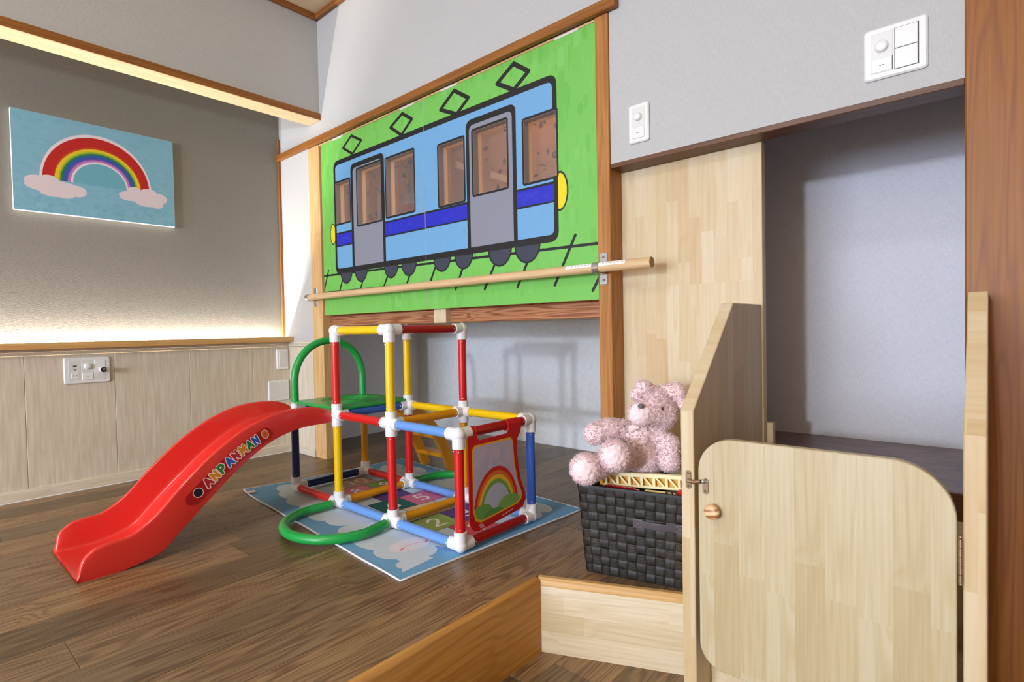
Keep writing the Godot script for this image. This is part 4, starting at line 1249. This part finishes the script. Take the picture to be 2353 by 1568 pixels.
func build_slide(t: Node3D) -> void:
	var top := [Vector2(1.236, 0.012), Vector2(1.226, 0.050), Vector2(1.205, 0.080), Vector2(1.170, 0.093), Vector2(1.105, 0.101), Vector2(1.047, 0.136), Vector2(0.96, 0.223), Vector2(0.88, 0.294), Vector2(0.765, 0.370), Vector2(0.673, 0.406), Vector2(0.575, 0.419), Vector2(0.488, 0.412), Vector2(0.448, 0.398), Vector2(0.428, 0.385)]
	var low := [Vector2(1.236, 0.0005), Vector2(1.129, 0.001), Vector2(1.073, 0.010), Vector2(1.014, 0.032), Vector2(0.964, 0.079), Vector2(0.884, 0.152), Vector2(0.769, 0.250), Vector2(0.676, 0.308), Vector2(0.577, 0.340), Vector2(0.462, 0.347), Vector2(0.428, 0.347)]
	var x0 := 0.838
	var x1 := 1.190
	var g := []
	var zs := []
	for i in 12: zs.append(1.236 - 0.031 * i / 11.0)
	for i in range(1, 64): zs.append(lerpf(1.205, 0.428, i / 63.0))
	for z in zs:
		var T := cat(top, z)
		var U := cat(low, z)
		var F := U + lerpf(0.006, 0.016, smoothstep(1.12, 0.86, z))
		T = maxf(T, F + 0.002)
		var rowl := []
		var hgt := T - F
		# across the left rail, the trough, the right rail, and back underneath
		var half := [[0.004, U], [0.001, U + (T - U) * 0.5], [0.002, T - minf(0.010, hgt * 0.4)], [0.005, T - minf(0.003, hgt * 0.12)], [0.010, T], [0.015, T - minf(0.0015, hgt * 0.1)], [0.019, T - minf(0.007, hgt * 0.3)], [0.025, F + hgt * 0.30], [0.0275, F + hgt * 0.10], [0.0315, F + hgt * 0.02], [0.038, F], [0.12, F]]
		for h in half: rowl.append(Vector3(x0 + h[0], h[1], z))
		for i in range(half.size() - 1, -1, -1): rowl.append(Vector3(x1 - half[i][0], half[i][1], z))
		rowl.append(Vector3(x1 - 0.008, U, z))
		rowl.append(Vector3(x1 - 0.012, F - 0.004, z))
		rowl.append(Vector3((x0 + x1) / 2, F - 0.004, z))
		rowl.append(Vector3(x0 + 0.012, F - 0.004, z))
		rowl.append(Vector3(x0 + 0.008, U, z))
		g.append(rowl)
	var m := MB.new().grid(g, true)
	# closed ends
	for e in [0, g.size() - 1]:
		var out := Vector3(0, 0, 1 if e == 0 else -1)
		var n: int = g[e].size()
		var mid := 12
		for i in range(0, 11):
			var a: Vector3 = g[e][i]
			var b: Vector3 = g[e][i + 1]
			m.t3(a, b, Vector3(b.x, a.y if i < 4 else cat(low, a.z), a.z), out, out, out)
	var s := obj("slide", m, M.slide, t)
	# sticker on the right flank, following the slope
	var c := Canvas.new(1024, 128, Vector2(0, 0.05), 2560.0, rgb(172, 10, 14))
	var cream := rgb(250, 226, 214)
	var glyph := {"A": [[0.0, 0, 0.42, 1, 0.84, 0], [0.2, 0.36, 0.64, 0.36]], "N": [[0, 0, 0, 1, 0.7, 0, 0.7, 1]], "P": [[0, 0, 0, 1, 0.5, 1, 0.68, 0.75, 0.5, 0.48, 0, 0.48]], "M": [[0, 0, 0.1, 1, 0.45, 0.3, 0.8, 1, 0.9, 0]]}
	var cols := [rgb(190, 24, 44), rgb(226, 140, 30), rgb(30, 128, 54), rgb(36, 92, 206), rgb(190, 24, 60), rgb(214, 140, 34), rgb(24, 120, 52), rgb(30, 84, 190)]
	for pass_ in 2:
		var i := 0
		for ch in "ANPANMAN":
			for st in glyph[ch]:
				var pts := []
				for k in range(0, st.size(), 2):
					pts.append(Vector2(0.082 + i * 0.0327 + st[k] * 0.0255, 0.0115 + st[k + 1] * 0.027))
				c.line(pts, 0.0148 if pass_ == 0 else 0.0086, cream if pass_ == 0 else cols[i])
			i += 1
	c.disc(Vector2(0.048, 0.025), 0.017, rgb(244, 214, 208))
	c.disc(Vector2(0.048, 0.025), 0.0145, rgb(26, 22, 44))
	c.disc(Vector2(0.368, 0.025), 0.017, rgb(250, 206, 160))
	c.disc(Vector2(0.368, 0.025), 0.0145, rgb(208, 110, 60))
	c.disc(Vector2(0.368, 0.025), 0.008, rgb(214, 70, 44))
	var sm := MB.new()
	var rows := []
	for i in 41:
		var k := i / 40.0
		var z := lerpf(0.950, 0.672, k)
		var mid := (cat(top, z) + cat(low, z)) / 2 - 0.007
		var dz := (cat(top, z - 0.02) + cat(low, z - 0.02) - cat(top, z + 0.02) - cat(low, z + 0.02)) / 2
		var nrm := Vector2(-0.04, dz).normalized()   # along the slope, (z, y)
		var up := Vector2(nrm.y, -nrm.x)
		var hh := 0.0205 * sqrt(clampf(1.0 - pow(maxf(absf(k * 2 - 1) - 0.9, 0.0) / 0.1, 2.0), 0.02, 1.0))
		if up.y < 0: up = -up
		rows.append([Vector3(x1 + 0.0008, mid - up.y * hh, z - up.x * hh), Vector3(x1 + 0.0008, mid + up.y * hh, z + up.x * hh), k, hh / 0.0205])
	for i in 40:
		var a: Array = rows[i]
		var b: Array = rows[i + 1]
		var ha: float = 0.41 * a[3]
		var hb: float = 0.41 * b[3]
		sm.quad(a[0], b[0], b[1], a[1], Vector3.RIGHT, Vector2(a[2], 0.5 + ha), Vector2(b[2], 0.5 + hb), Vector2(b[2], 0.5 - hb), Vector2(a[2], 0.5 - ha))
	var st := obj("sticker", sm, mat(Color.WHITE, 0.35, c.tex()), s)
	st.set_meta("label", "dark red sticker with colourful capital letters")

func build_cloth(t: Node3D, xt: float, zf: float, zb: float) -> void:
	# red cloth sign hung from the end tube by two straps; z runs from the front post to the back one
	var x := xt + 0.016
	var c := Canvas.new(640, 720, Vector2(0.395, 0.40), 1800.0, rgb(206, 20, 26))
	c.fx = -1.0
	var face := [Vector2(0.368, 0.318), Vector2(0.356, 0.330), Vector2(0.192, 0.330), Vector2(0.180, 0.318), Vector2(0.172, 0.24), Vector2(0.158, 0.18), Vector2(0.138, 0.135), Vector2(0.142, 0.115), Vector2(0.160, 0.104), Vector2(0.335, 0.088), Vector2(0.358, 0.098), Vector2(0.368, 0.13)]
	var ctr := Vector2(0.26, 0.21)
	var grow := func(k: float) -> Array:
		var o := []
		for p in face: o.append(ctr + (p - ctr) * (1.0 + k))
		return o
	c.poly(grow.call(0.035), rgb(246, 188, 40))
	c.poly(grow.call(-0.015), rgb(198, 192, 220))
	# plain sky, soft hills and a rainbow
	for i in 60:
		c.disc(Vector2(rng.randf_range(0.19, 0.35), rng.randf_range(0.2, 0.31)), rng.randf_range(0.006, 0.018), rgb(206, 196, 222) if i % 2 else rgb(188, 190, 222))
	for bd in [[0.150, rgb(214, 44, 40)], [0.136, rgb(238, 120, 40)], [0.122, rgb(250, 206, 60)], [0.108, rgb(120, 178, 84)], [0.094, rgb(190, 204, 232)]]:
		var pts := []
		for i in 41:
			var a := PI * i / 40.0
			pts.append(Vector2(0.262 + cos(a) * bd[0] * 0.72, 0.10 + sin(a) * bd[0]))
		c.poly(pts, bd[1])
	for q in [[0.33, 0.105, 0.05, 0.035, rgb(112, 176, 92)], [0.2, 0.115, 0.055, 0.028, rgb(136, 190, 100)], [0.275, 0.095, 0.05, 0.02, rgb(96, 160, 84)]]:
		c.disc(Vector2(q[0], q[1]), q[2], q[4], q[3])
	# restore the red outside the print
	var ring := grow.call(0.035) as Array
	var outer := [Vector2(0.40, 0.41), Vector2(0.05, 0.41), Vector2(0.05, -0.01), Vector2(0.40, -0.01)]
	var inner := grow.call(-0.015) as Array
	for i in inner.size():
		var j := (i + 1) % inner.size()
		var far_a: Vector2 = ctr + (ring[i] - ctr) * 1.9
		var far_b: Vector2 = ctr + (ring[j] - ctr) * 1.9
		c.poly([ring[i], ring[j], far_b, far_a], rgb(206, 20, 26))
		c.poly([inner[i], inner[j], ring[j], ring[i]], rgb(246, 188, 40))
	# small white print along the lower hem
	for i in 9:
		c.line([Vector2(0.235 - i * 0.006, 0.0795 + i * 0.0010), Vector2(0.2325 - i * 0.006, 0.0805 + i * 0.0010)], 0.003, rgb(244, 240, 238))
	for i in 4:
		c.line([Vector2(0.345 - i * 0.005, 0.079), Vector2(0.338 - i * 0.005, 0.066)], 0.0022, rgb(238, 230, 228))
	var out := [Vector2(0.388, 0.372), Vector2(0.346, 0.372), Vector2(0.346, 0.358), Vector2(0.338, 0.348), Vector2(0.206, 0.350), Vector2(0.198, 0.360), Vector2(0.194, 0.372), Vector2(0.128, 0.372), Vector2(0.136, 0.345), Vector2(0.152, 0.325), Vector2(0.156, 0.30), Vector2(0.150, 0.235), Vector2(0.136, 0.175), Vector2(0.114, 0.125), Vector2(0.114, 0.105), Vector2(0.130, 0.084), Vector2(0.16, 0.076), Vector2(0.345, 0.060), Vector2(0.372, 0.066), Vector2(0.388, 0.09)]
	var m := MB.new().prism(out, 0, x, x + 0.003, 0.0008)
	for i in m.v.size():
		m.uv[i] = Vector2((0.395 - m.v[i].z) * 1800.0 / 640.0, (0.40 - m.v[i].y) * 1800.0 / 720.0)
	var cl := obj("cloth_sign", m, mat(Color.WHITE, 0.5, c.tex()), t)
	cl.set_meta("label", "red cloth sign with a yellow-edged print of a rainbow over hills")
	for q in [[0.388, 0.344], [0.196, 0.130]]:
		var s := MB.new().tube([Vector3(xt, 0.374, q[0]), Vector3(xt, 0.374, q[1])], 0.0190, 20)
		obj("strap", s, mat(rgb(206, 20, 26), 0.5), cl)

func build_basket() -> void:
	var ang := 0.2486
	var t := thing("storage_basket", "charcoal basket woven of wide flat strips standing below the pink teddy", "basket", Vector3(2.3867, 0.0, 0.1223))
	t.rotation.y = ang
	var H := 0.25
	var nf := 13
	var ns := 8
	var cols := 2 * (nf + ns)
	var rowsn := 10
	# point on the wall: s counts columns round the basket from the front left corner, y is height, out is the offset
	var wall := func(s: float, y: float, out: float) -> Vector3:
		var hx := 0.1625 + 0.02 * y / H
		var hz := 0.105 + 0.006 * y / H
		var q := fposmod(s, cols)
		var p := Vector2.ZERO
		var n := Vector2.ZERO
		if q < nf:
			p = Vector2(lerpf(-hx, hx, q / nf), hz); n = Vector2(0, 1)
		elif q < nf + ns:
			p = Vector2(hx, lerpf(hz, -hz, (q - nf) / ns)); n = Vector2(1, 0)
		elif q < 2 * nf + ns:
			p = Vector2(lerpf(hx, -hx, (q - nf - ns) / nf), -hz); n = Vector2(0, -1)
		else:
			p = Vector2(-hx, lerpf(-hz, hz, (q - 2 * nf - ns) / ns)); n = Vector2(-1, 0)
		var rr := 0.016  # round the corners
		var ex := maxf(0.0, absf(p.x) - (hx - rr))
		var ez := maxf(0.0, absf(p.y) - (hz - rr))
		if ex > 0.0 and ez > 0.0:
			var d := Vector2(ex * signf(p.x), ez * signf(p.y)).normalized()
			p = Vector2((hx - rr) * signf(p.x), (hz - rr) * signf(p.y)) + d * rr
			n = d
		p += n * out
		return Vector3(p.x, y, p.y)
	var wave := func(x: float) -> float:
		var s := sin(PI * x)
		return signf(s) * pow(absf(s), 0.4)
	var greys := []
	var fib := streaks(301, 256, 256, 16, 0.12, 2)
	var gi := Image.create_from_data(256, 256, false, Image.FORMAT_L8, fib)
	gi.adjust_bcs(1.35, 0.6, 1.0)
	var gt := ImageTexture.create_from_image(gi)
	for k in 5:
		var q := [64, 52, 74, 58, 46][k] as int
		greys.append(mat(rgb(q + 8, q - 1, q - 13), 0.55, gt, Vector2(1, 1)))
	var row_h := H / rowsn
	for j in rowsn:
		var g := []
		var per := 6
		for i in cols * per + 1:
			var s := float(i) / per
			var o: float = wave.call(s + j) * 0.0024
			var yc := (j + 0.5) * row_h
			g.append([wall.call(s, yc - row_h * 0.48, o - 0.0006), wall.call(s, yc - row_h * 0.40, o + 0.0003), wall.call(s, yc + row_h * 0.40, o + 0.0003), wall.call(s, yc + row_h * 0.48, o - 0.0006)])
		obj("weft_strip", MB.new().grid(g, false, false, 1.0, 10.0), greys[rng.randi_range(0, 4)], t)
	for i in cols:
		var g := []
		var per := 6
		for k in rowsn * per + 1:
			var y := row_h * k / per
			var o: float = wave.call(float(k) / per + i + 1.0) * 0.0024
			var sc := i + 0.5
			g.append([wall.call(sc - 0.48, y, o - 0.0006), wall.call(sc - 0.40, y, o + 0.0003), wall.call(sc + 0.40, y, o + 0.0003), wall.call(sc + 0.48, y, o - 0.0006)])
		obj("warp_strip", MB.new().grid(g, false, true, 1.0, 3.0), greys[rng.randi_range(0, 4)], t)
	# lining, floor and folded rim
	var lin := MB.new()
	var g2 := [[], []]
	for i in cols * 3:
		for k in 2:
			g2[k].append(wall.call(i / 3.0, [0.002, H - 0.001][k], -0.0028))
	lin.grid(g2, true)
	lin.box(Vector3(-0.155, 0.0005, -0.10), Vector3(0.155, 0.004, 0.10))
	obj("lining", lin, mat(rgb(52, 50, 50), 0.8), t)
	var rim := []
	for i in cols * 3 + 1:
		var row := []
		for k in [[-0.0035, -0.012], [-0.0035, 0.001], [0.0, 0.0032], [0.0034, 0.001], [0.0034, -0.007]]:
			row.append(wall.call(i / 3.0, H + k[1], k[0]))
		rim.append(row)
	obj("rim", MB.new().grid(rim), greys[4], t)
	var hd := MB.new()
	var hp := []
	for i in 19:
		var s := lerpf(5.75, 11.0, i / 18.0)
		var bow := 0.0045 + 0.006 * maxf(0.0, sin(PI * (i / 18.0 - 0.14) / 0.72)) if i > 2 and i < 16 else 0.0045
		var w := 0.0125 if i < 4 or i > 14 else 0.0095
		hp.append([wall.call(s, 0.162 - w, bow - 0.001), wall.call(s, 0.162 - w + 0.001, bow), wall.call(s, 0.162 + w - 0.001, bow), wall.call(s, 0.162 + w, bow - 0.001)])
	hd.grid(hp)
	var ho := obj("handle", hd, mat(rgb(78, 70, 74), 0.5), t)
	for c in [[5.85, 6.85], [9.95, 10.9]]:
		var st := MB.new()
		var q := [wall.call(c[0], 0.152, 0.0052), wall.call(c[1], 0.152, 0.0052), wall.call(c[1], 0.172, 0.0052), wall.call(c[0], 0.172, 0.0052)]
		for k in [[0, 1], [1, 2], [2, 3], [3, 0], [0, 2], [1, 3]]:
			st.tube([q[k[0]], q[k[1]]], 0.0006, 6)
		obj("stitching", st, mat(rgb(124, 112, 118), 0.6), ho)
	# toys in the basket
	var yl := mat(rgb(252, 238, 186), 0.35)
	var tc := thing("toy_crane", "pale yellow toy crane boom lying across the basket under the teddy's feet", "toy", Vector3(2.285, 0.262, 0.215))
	var d := Vector3(0.275, 0.013, -0.067)
	var len := d.length()
	d = d.normalized()
	tc.basis = Basis(d, Vector3(0, 0, 1).cross(d).normalized(), d.cross(Vector3(0, 0, 1).cross(d).normalized()))
	var hh := 0.0205
	obj("top_plate", MB.new().box(Vector3(0, hh - 0.011, -0.016), Vector3(len, hh, 0.0), 0.0015), yl, tc)
	obj("bottom_chord", MB.new().box(Vector3(0, -hh, -0.016), Vector3(len, -hh + 0.007, 0.0), 0.0015), yl, tc)
	for i in 8:
		var x0 := 0.012 + i * 0.0345
		obj("upright", MB.new().box(Vector3(x0 - 0.0048, -hh + 0.006, -0.0055), Vector3(x0 + 0.0030, hh - 0.010, -0.0008), 0.0008), yl, tc)
		if i < 7:
			obj("diagonal", MB.new().prism([Vector2(x0 + 0.002, hh - 0.010), Vector2(x0 + 0.009, hh - 0.010), Vector2(x0 + 0.0305, -hh + 0.006), Vector2(x0 + 0.0235, -hh + 0.006)], 2, -0.0055, -0.001, 0.0006), yl, tc)
	var fills := MB.new()
	fills.box(Vector3(0.005, -hh + 0.004, -0.0155), Vector3(len, hh - 0.008, -0.0125))
	obj("back_web", fills, mat(rgb(226, 170, 60), 0.4), tc)
	obj("end_cap", MB.new().box(Vector3(-0.008, -hh, -0.017), Vector3(0.003, hh, 0.001), 0.002), mat(rgb(244, 182, 44), 0.35), tc)
	var tr := thing("toy_truck", "shiny red toy truck showing between the crane boom and the basket rim", "toy", Vector3(2.352, 0.212, 0.2235))
	tr.rotation.y = ang
	obj("body", MB.new().box(Vector3(-0.060, 0.0, -0.016), Vector3(0.052, 0.034, 0.006), 0.004), mat(rgb(176, 16, 30), 0.15), tr)
	obj("window_band", MB.new().box(Vector3(-0.05, 0.03, -0.012), Vector3(0.04, 0.039, 0.002), 0.003), mat(rgb(190, 24, 44), 0.1), tr)
	var ty := thing("toy_digger", "yellow and red toy digger beside the red toy truck in the basket", "toy", Vector3(2.463, 0.203, 0.1915))
	ty.rotation.y = ang
	obj("bonnet", MB.new().box(Vector3(-0.055, 0.0, -0.014), Vector3(0.035, 0.045, 0.008), 0.006), mat(rgb(250, 236, 150), 0.3), ty)
	obj("cab", MB.new().prism([Vector2(0.02, 0.0), Vector2(0.07, 0.0), Vector2(0.07, 0.056), Vector2(0.04, 0.056)], 2, -0.010, 0.010, 0.002), mat(rgb(196, 30, 30), 0.25), ty)
	var hk := MB.new()
	var pp := []
	for i in 9: pp.append(Vector3(0.018 + cos(PI * i / 8.0) * 0.009, 0.043 + sin(PI * i / 8.0) * 0.009, 0.008))
	hk.tube(pp, 0.0022, 8)
	obj("hook", hk, M.black, ty)
	var tb := thing("toy_box", "light grey plastic toy case behind the teddy's right paw", "toy", Vector3(2.475, 0.185, 0.050))
	tb.rotation.y = ang
	obj("case", MB.new().box(Vector3(-0.05, 0.0, -0.03), Vector3(0.055, 0.080, 0.02), 0.006), mat(rgb(206, 206, 218), 0.35), tb)
	obj("lid", MB.new().box(Vector3(-0.052, 0.0805, -0.032), Vector3(0.057, 0.088, 0.022), 0.003), mat(rgb(220, 220, 230), 0.35), tb)

func build_bear() -> void:
	var H := Vector3(2.408, 0.462, 0.10)
	var rx := Vector3(0.7515, 0, -0.6598)
	var fw := Vector3(0.6598, 0, 0.7515)
	H.y += 0.0
	var P := func(a: float, b: float, c: float) -> Vector3: return rx * a + Vector3.UP * b + fw * c
	var bones := [  # from, to, radii
		[P.call(-0.012, 0.004, -0.008), P.call(-0.002, -0.012, -0.006), 0.053, 0.054],
		[P.call(-0.034, -0.004, 0.020), P.call(-0.062, -0.008, 0.040), 0.043, 0.034],
		[P.call(-0.030, -0.050, -0.004), P.call(-0.056, -0.080, -0.004), 0.036, 0.046],
		[P.call(-0.066, -0.087, -0.004), P.call(-0.044, -0.148, -0.024), 0.050, 0.062],
		[P.call(-0.108, -0.062, 0.004), P.call(-0.150, -0.056, 0.020), 0.030, 0.028],
		[P.call(-0.150, -0.056, 0.020), P.call(-0.190, -0.064, 0.034), 0.028, 0.030],
		[P.call(-0.016, -0.076, 0.006), P.call(0.019, -0.101, 0.024), 0.029, 0.027],
		[P.call(0.019, -0.101, 0.024), P.call(0.018, -0.146, 0.036), 0.027, 0.029],
		[P.call(-0.100, -0.136, 0.005), P.call(-0.187, -0.148, 0.060), 0.030, 0.030],
		[P.call(-0.187, -0.152, 0.060), P.call(-0.226, -0.150, 0.086), 0.031, 0.041],
		[P.call(-0.076, -0.134, 0.01), P.call(-0.130, -0.122, 0.075), 0.032, 0.032],
		[P.call(-0.130, -0.126, 0.075), P.call(-0.150, -0.110, 0.106), 0.033, 0.041],
		[P.call(-0.016, 0.050, 0.0), P.call(-0.046, 0.062, 0.008), 0.016, 0.019],
		[P.call(-0.046, 0.062, 0.008), P.call(-0.072, 0.043, 0.018), 0.019, 0.013],
		[P.call(0.018, 0.050, -0.004), P.call(0.050, 0.048, 0.002), 0.018, 0.022],
		[P.call(0.050, 0.048, 0.002), P.call(0.072, 0.006, 0.010), 0.022, 0.016]]
	var t := thing("teddy_bear", "fluffy pale pink teddy with floppy ears sitting in the black basket", "plush toy", H)
	var body := blob(bones, 0.0042, 0.012)
	var pink := mat(rgb(254, 228, 230), 0.95)
	pink.rim_enabled = true
	pink.rim = 0.5
	pink.rim_tint = 0.6
	pink.metallic_specular = 0.15
	obj("body", body, pink, t)
	var pile := mat(rgb(255, 238, 238), 0.95)
	pile.metallic_specular = 0.1
	pile.backlight_enabled = true
	pile.backlight = rgb(200, 180, 186)
	# curly pile: short locks standing on the skin
	var lock := MB.new()
	for q in 2:
		var s := Vector3(1, 0, 0) if q == 0 else Vector3(0, 0, 1)
		var prev := [Vector3.ZERO - s * 0.0016, Vector3.ZERO + s * 0.0016]
		for k in range(1, 4):
			var y := 0.0028 * k
			var w := 0.0017 * (1.0 - k / 3.0)
			var bend := Vector3(0.0009 * k * k * 0.45, y, 0.0004 * k * k * 0.3)
			var cur := [bend - s * w, bend + s * w]
			var nn := Vector3(s.z, 0.35, s.x).normalized()
			lock.quad(prev[0], prev[1], cur[1], cur[0], nn)
			prev = cur
	var arr := body.surface_get_arrays(0)
	var vs: PackedVector3Array = arr[Mesh.ARRAY_VERTEX]
	var ns: PackedVector3Array = arr[Mesh.ARRAY_NORMAL]
	rng.seed = 99
	var xs := []
	for i in range(0, vs.size(), 3):
		if rng.randf() > 0.62: continue
		var smooth_pad := false
		for f in [P.call(-0.240, -0.150, 0.120), P.call(-0.156, -0.104, 0.144), P.call(-0.072, -0.008, 0.068)]:
			smooth_pad = smooth_pad or vs[i].distance_to(f) < 0.030
		if smooth_pad: continue
		var n := (ns[i] + Vector3(rng.randfn(0, 0.4), rng.randfn(0, 0.4), rng.randfn(0, 0.4))).normalized()
		var sx := n.cross(Vector3(rng.randf() - 0.5, rng.randf() - 0.5, rng.randf() - 0.5)).normalized()
		var sc := rng.randf_range(0.4, 0.85)
		xs.append(Transform3D(Basis(sx * sc, n * sc, sx.cross(n) * sc), vs[i] + Vector3(rng.randfn(0, 0.001), rng.randfn(0, 0.001), rng.randfn(0, 0.001))))
	var mm := MultiMesh.new()
	mm.transform_format = MultiMesh.TRANSFORM_3D
	mm.mesh = lock.done()
	mm.instance_count = xs.size()
	for i in xs.size():
		mm.set_instance_transform(i, xs[i])
	var fur := MultiMeshInstance3D.new()
	fur.name = "fur"
	fur.multimesh = mm
	fur.material_override = pile
	fur.set_meta("kind", "stuff")
	t.add_child(fur)
	obj("nose", MB.new().ball(P.call(-0.067, 0.017, 0.0675), Vector3(0.0095, 0.0070, 0.008), 10), mat(rgb(112, 106, 108), 0.7), t)
	obj("eye", MB.new().ball(P.call(-0.004, 0.006, 0.0465), Vector3.ONE * 0.0062, 10), mat(rgb(14, 12, 14), 0.1), t)
	obj("eye", MB.new().ball(P.call(-0.058, 0.030, 0.016), Vector3.ONE * 0.0060, 10), mat(rgb(14, 12, 14), 0.1), t)
	var bw := MB.new()
	for s in [-1.0, 1.0]:
		var g := []
		for i in 9:
			var k := i / 8.0
			var w := 0.003 + 0.007 * sin(PI * minf(k * 0.75, 1.0))
			var c: Vector3 = P.call(-0.070 + s * 0.026 * k, -0.046 - 0.006 * k, 0.042 - 0.004 * k)
			g.append([c - Vector3.UP * w, c + fw * 0.004, c + Vector3.UP * w])
		bw.grid(g, false, s > 0)
	bw.ball(P.call(-0.070, -0.046, 0.045), Vector3(0.0045, 0.0045, 0.004), 8)
	obj("ribbon_bow", bw, mat(rgb(252, 226, 222), 0.4), t)

# capsules blended into one skin, with a lumpy pile; surface nets
func blob(bones: Array, cell: float, blend: float) -> ArrayMesh:
	var lo := Vector3.ONE * 9.0
	var hi := -lo
	for b in bones:
		var r := maxf(b[2], b[3]) + 0.02
		for k in 2:
			lo = lo.min(b[k] - Vector3.ONE * r)
			hi = hi.max(b[k] + Vector3.ONE * r)
	var nx := int((hi.x - lo.x) / cell) + 2
	var ny := int((hi.y - lo.y) / cell) + 2
	var nz := int((hi.z - lo.z) / cell) + 2
	var F := PackedFloat32Array()
	F.resize(nx * ny * nz)
	F.fill(1.0)
	for b in bones:
		var p: Vector3 = b[0]
		var q: Vector3 = b[1]
		var r := maxf(b[2], b[3]) + 0.022
		var l: Vector3 = (p.min(q) - Vector3.ONE * r - lo) / cell
		var h: Vector3 = (p.max(q) + Vector3.ONE * r - lo) / cell
		var pq := q - p
		var L := maxf(pq.length_squared(), 1e-9)
		for k in range(maxi(0, int(l.z)), mini(nz - 1, int(h.z)) + 1):
			for j in range(maxi(0, int(l.y)), mini(ny - 1, int(h.y)) + 1):
				var base := (k * ny + j) * nx
				for i in range(maxi(0, int(l.x)), mini(nx - 1, int(h.x)) + 1):
					var w := lo + Vector3(i, j, k) * cell
					var s := clampf((w - p).dot(pq) / L, 0.0, 1.0)
					var d := w.distance_to(p + pq * s) - lerpf(b[2], b[3], s)
					var f := F[base + i]
					var e := maxf(blend - absf(f - d), 0.0) / blend
					F[base + i] = minf(f, d) - e * e * blend * 0.25
	var nz1 := FastNoiseLite.new()
	nz1.seed = 5
	nz1.noise_type = FastNoiseLite.TYPE_SIMPLEX_SMOOTH
	nz1.frequency = 75.0
	nz1.fractal_octaves = 2
	for k in nz:
		for j in ny:
			for i in nx:
				var q := (k * ny + j) * nx + i
				if absf(F[q]) < 0.02:
					var w := lo + Vector3(i, j, k) * cell
					F[q] += nz1.get_noise_3dv(w) * 0.0045
	var id := PackedInt32Array()
	id.resize(nx * ny * nz)
	id.fill(-1)
	var vs := PackedVector3Array()
	var off := [0, 1, nx, nx + 1, nx * ny, nx * ny + 1, nx * ny + nx, nx * ny + nx + 1]
	for k in nz - 1:
		for j in ny - 1:
			for i in nx - 1:
				var q := (k * ny + j) * nx + i
				if absf(F[q]) > cell * 2.5: continue
				var neg := 0
				for o in off:
					if F[q + o] < 0.0: neg += 1
				if neg == 0 or neg == 8: continue
				var sum := Vector3.ZERO
				var cnt := 0
				for e in [[0, 1], [2, 3], [4, 5], [6, 7], [0, 2], [1, 3], [4, 6], [5, 7], [0, 4], [1, 5], [2, 6], [3, 7]]:
					var fa := F[q + off[e[0]]]
					var fb := F[q + off[e[1]]]
					if (fa < 0.0) != (fb < 0.0):
						var s := fa / (fa - fb)
						var ca := Vector3(e[0] & 1, (e[0] >> 1) & 1, e[0] >> 2)
						var cb := Vector3(e[1] & 1, (e[1] >> 1) & 1, e[1] >> 2)
						sum += ca.lerp(cb, s)
						cnt += 1
				id[q] = vs.size()
				vs.append(lo + (Vector3(i, j, k) + sum / cnt) * cell)
	var nn := PackedVector3Array()
	nn.resize(vs.size())
	var tris := PackedInt32Array()
	var st := [1, nx, nx * ny]
	for k in range(1, nz - 1):
		for j in range(1, ny - 1):
			for i in range(1, nx - 1):
				var q := (k * ny + j) * nx + i
				if absf(F[q]) > cell * 2.5: continue
				for ax in 3:
					var f1 := F[q + st[ax]]
					if (F[q] < 0.0) == (f1 < 0.0): continue
					var u: int = st[(ax + 1) % 3]
					var v: int = st[(ax + 2) % 3]
					var a := id[q - u - v]
					var b := id[q - v]
					var c := id[q]
					var d := id[q - u]
					if a < 0 or b < 0 or c < 0 or d < 0: continue
					# front faces run clockwise seen from outside
					if F[q] < 0.0:
						tris.append_array([a, c, b, a, d, c])
					else:
						tris.append_array([a, b, c, a, c, d])
	for i in range(0, tris.size(), 3):
		var n := (vs[tris[i + 2]] - vs[tris[i]]).cross(vs[tris[i + 1]] - vs[tris[i]])
		for k in 3: nn[tris[i + k]] += n
	var mb := MB.new()
	for i in tris:
		mb.v.append(vs[i])
		mb.n.append(nn[i].normalized())
		mb.uv.append(Vector2.ZERO)
	return mb.done()
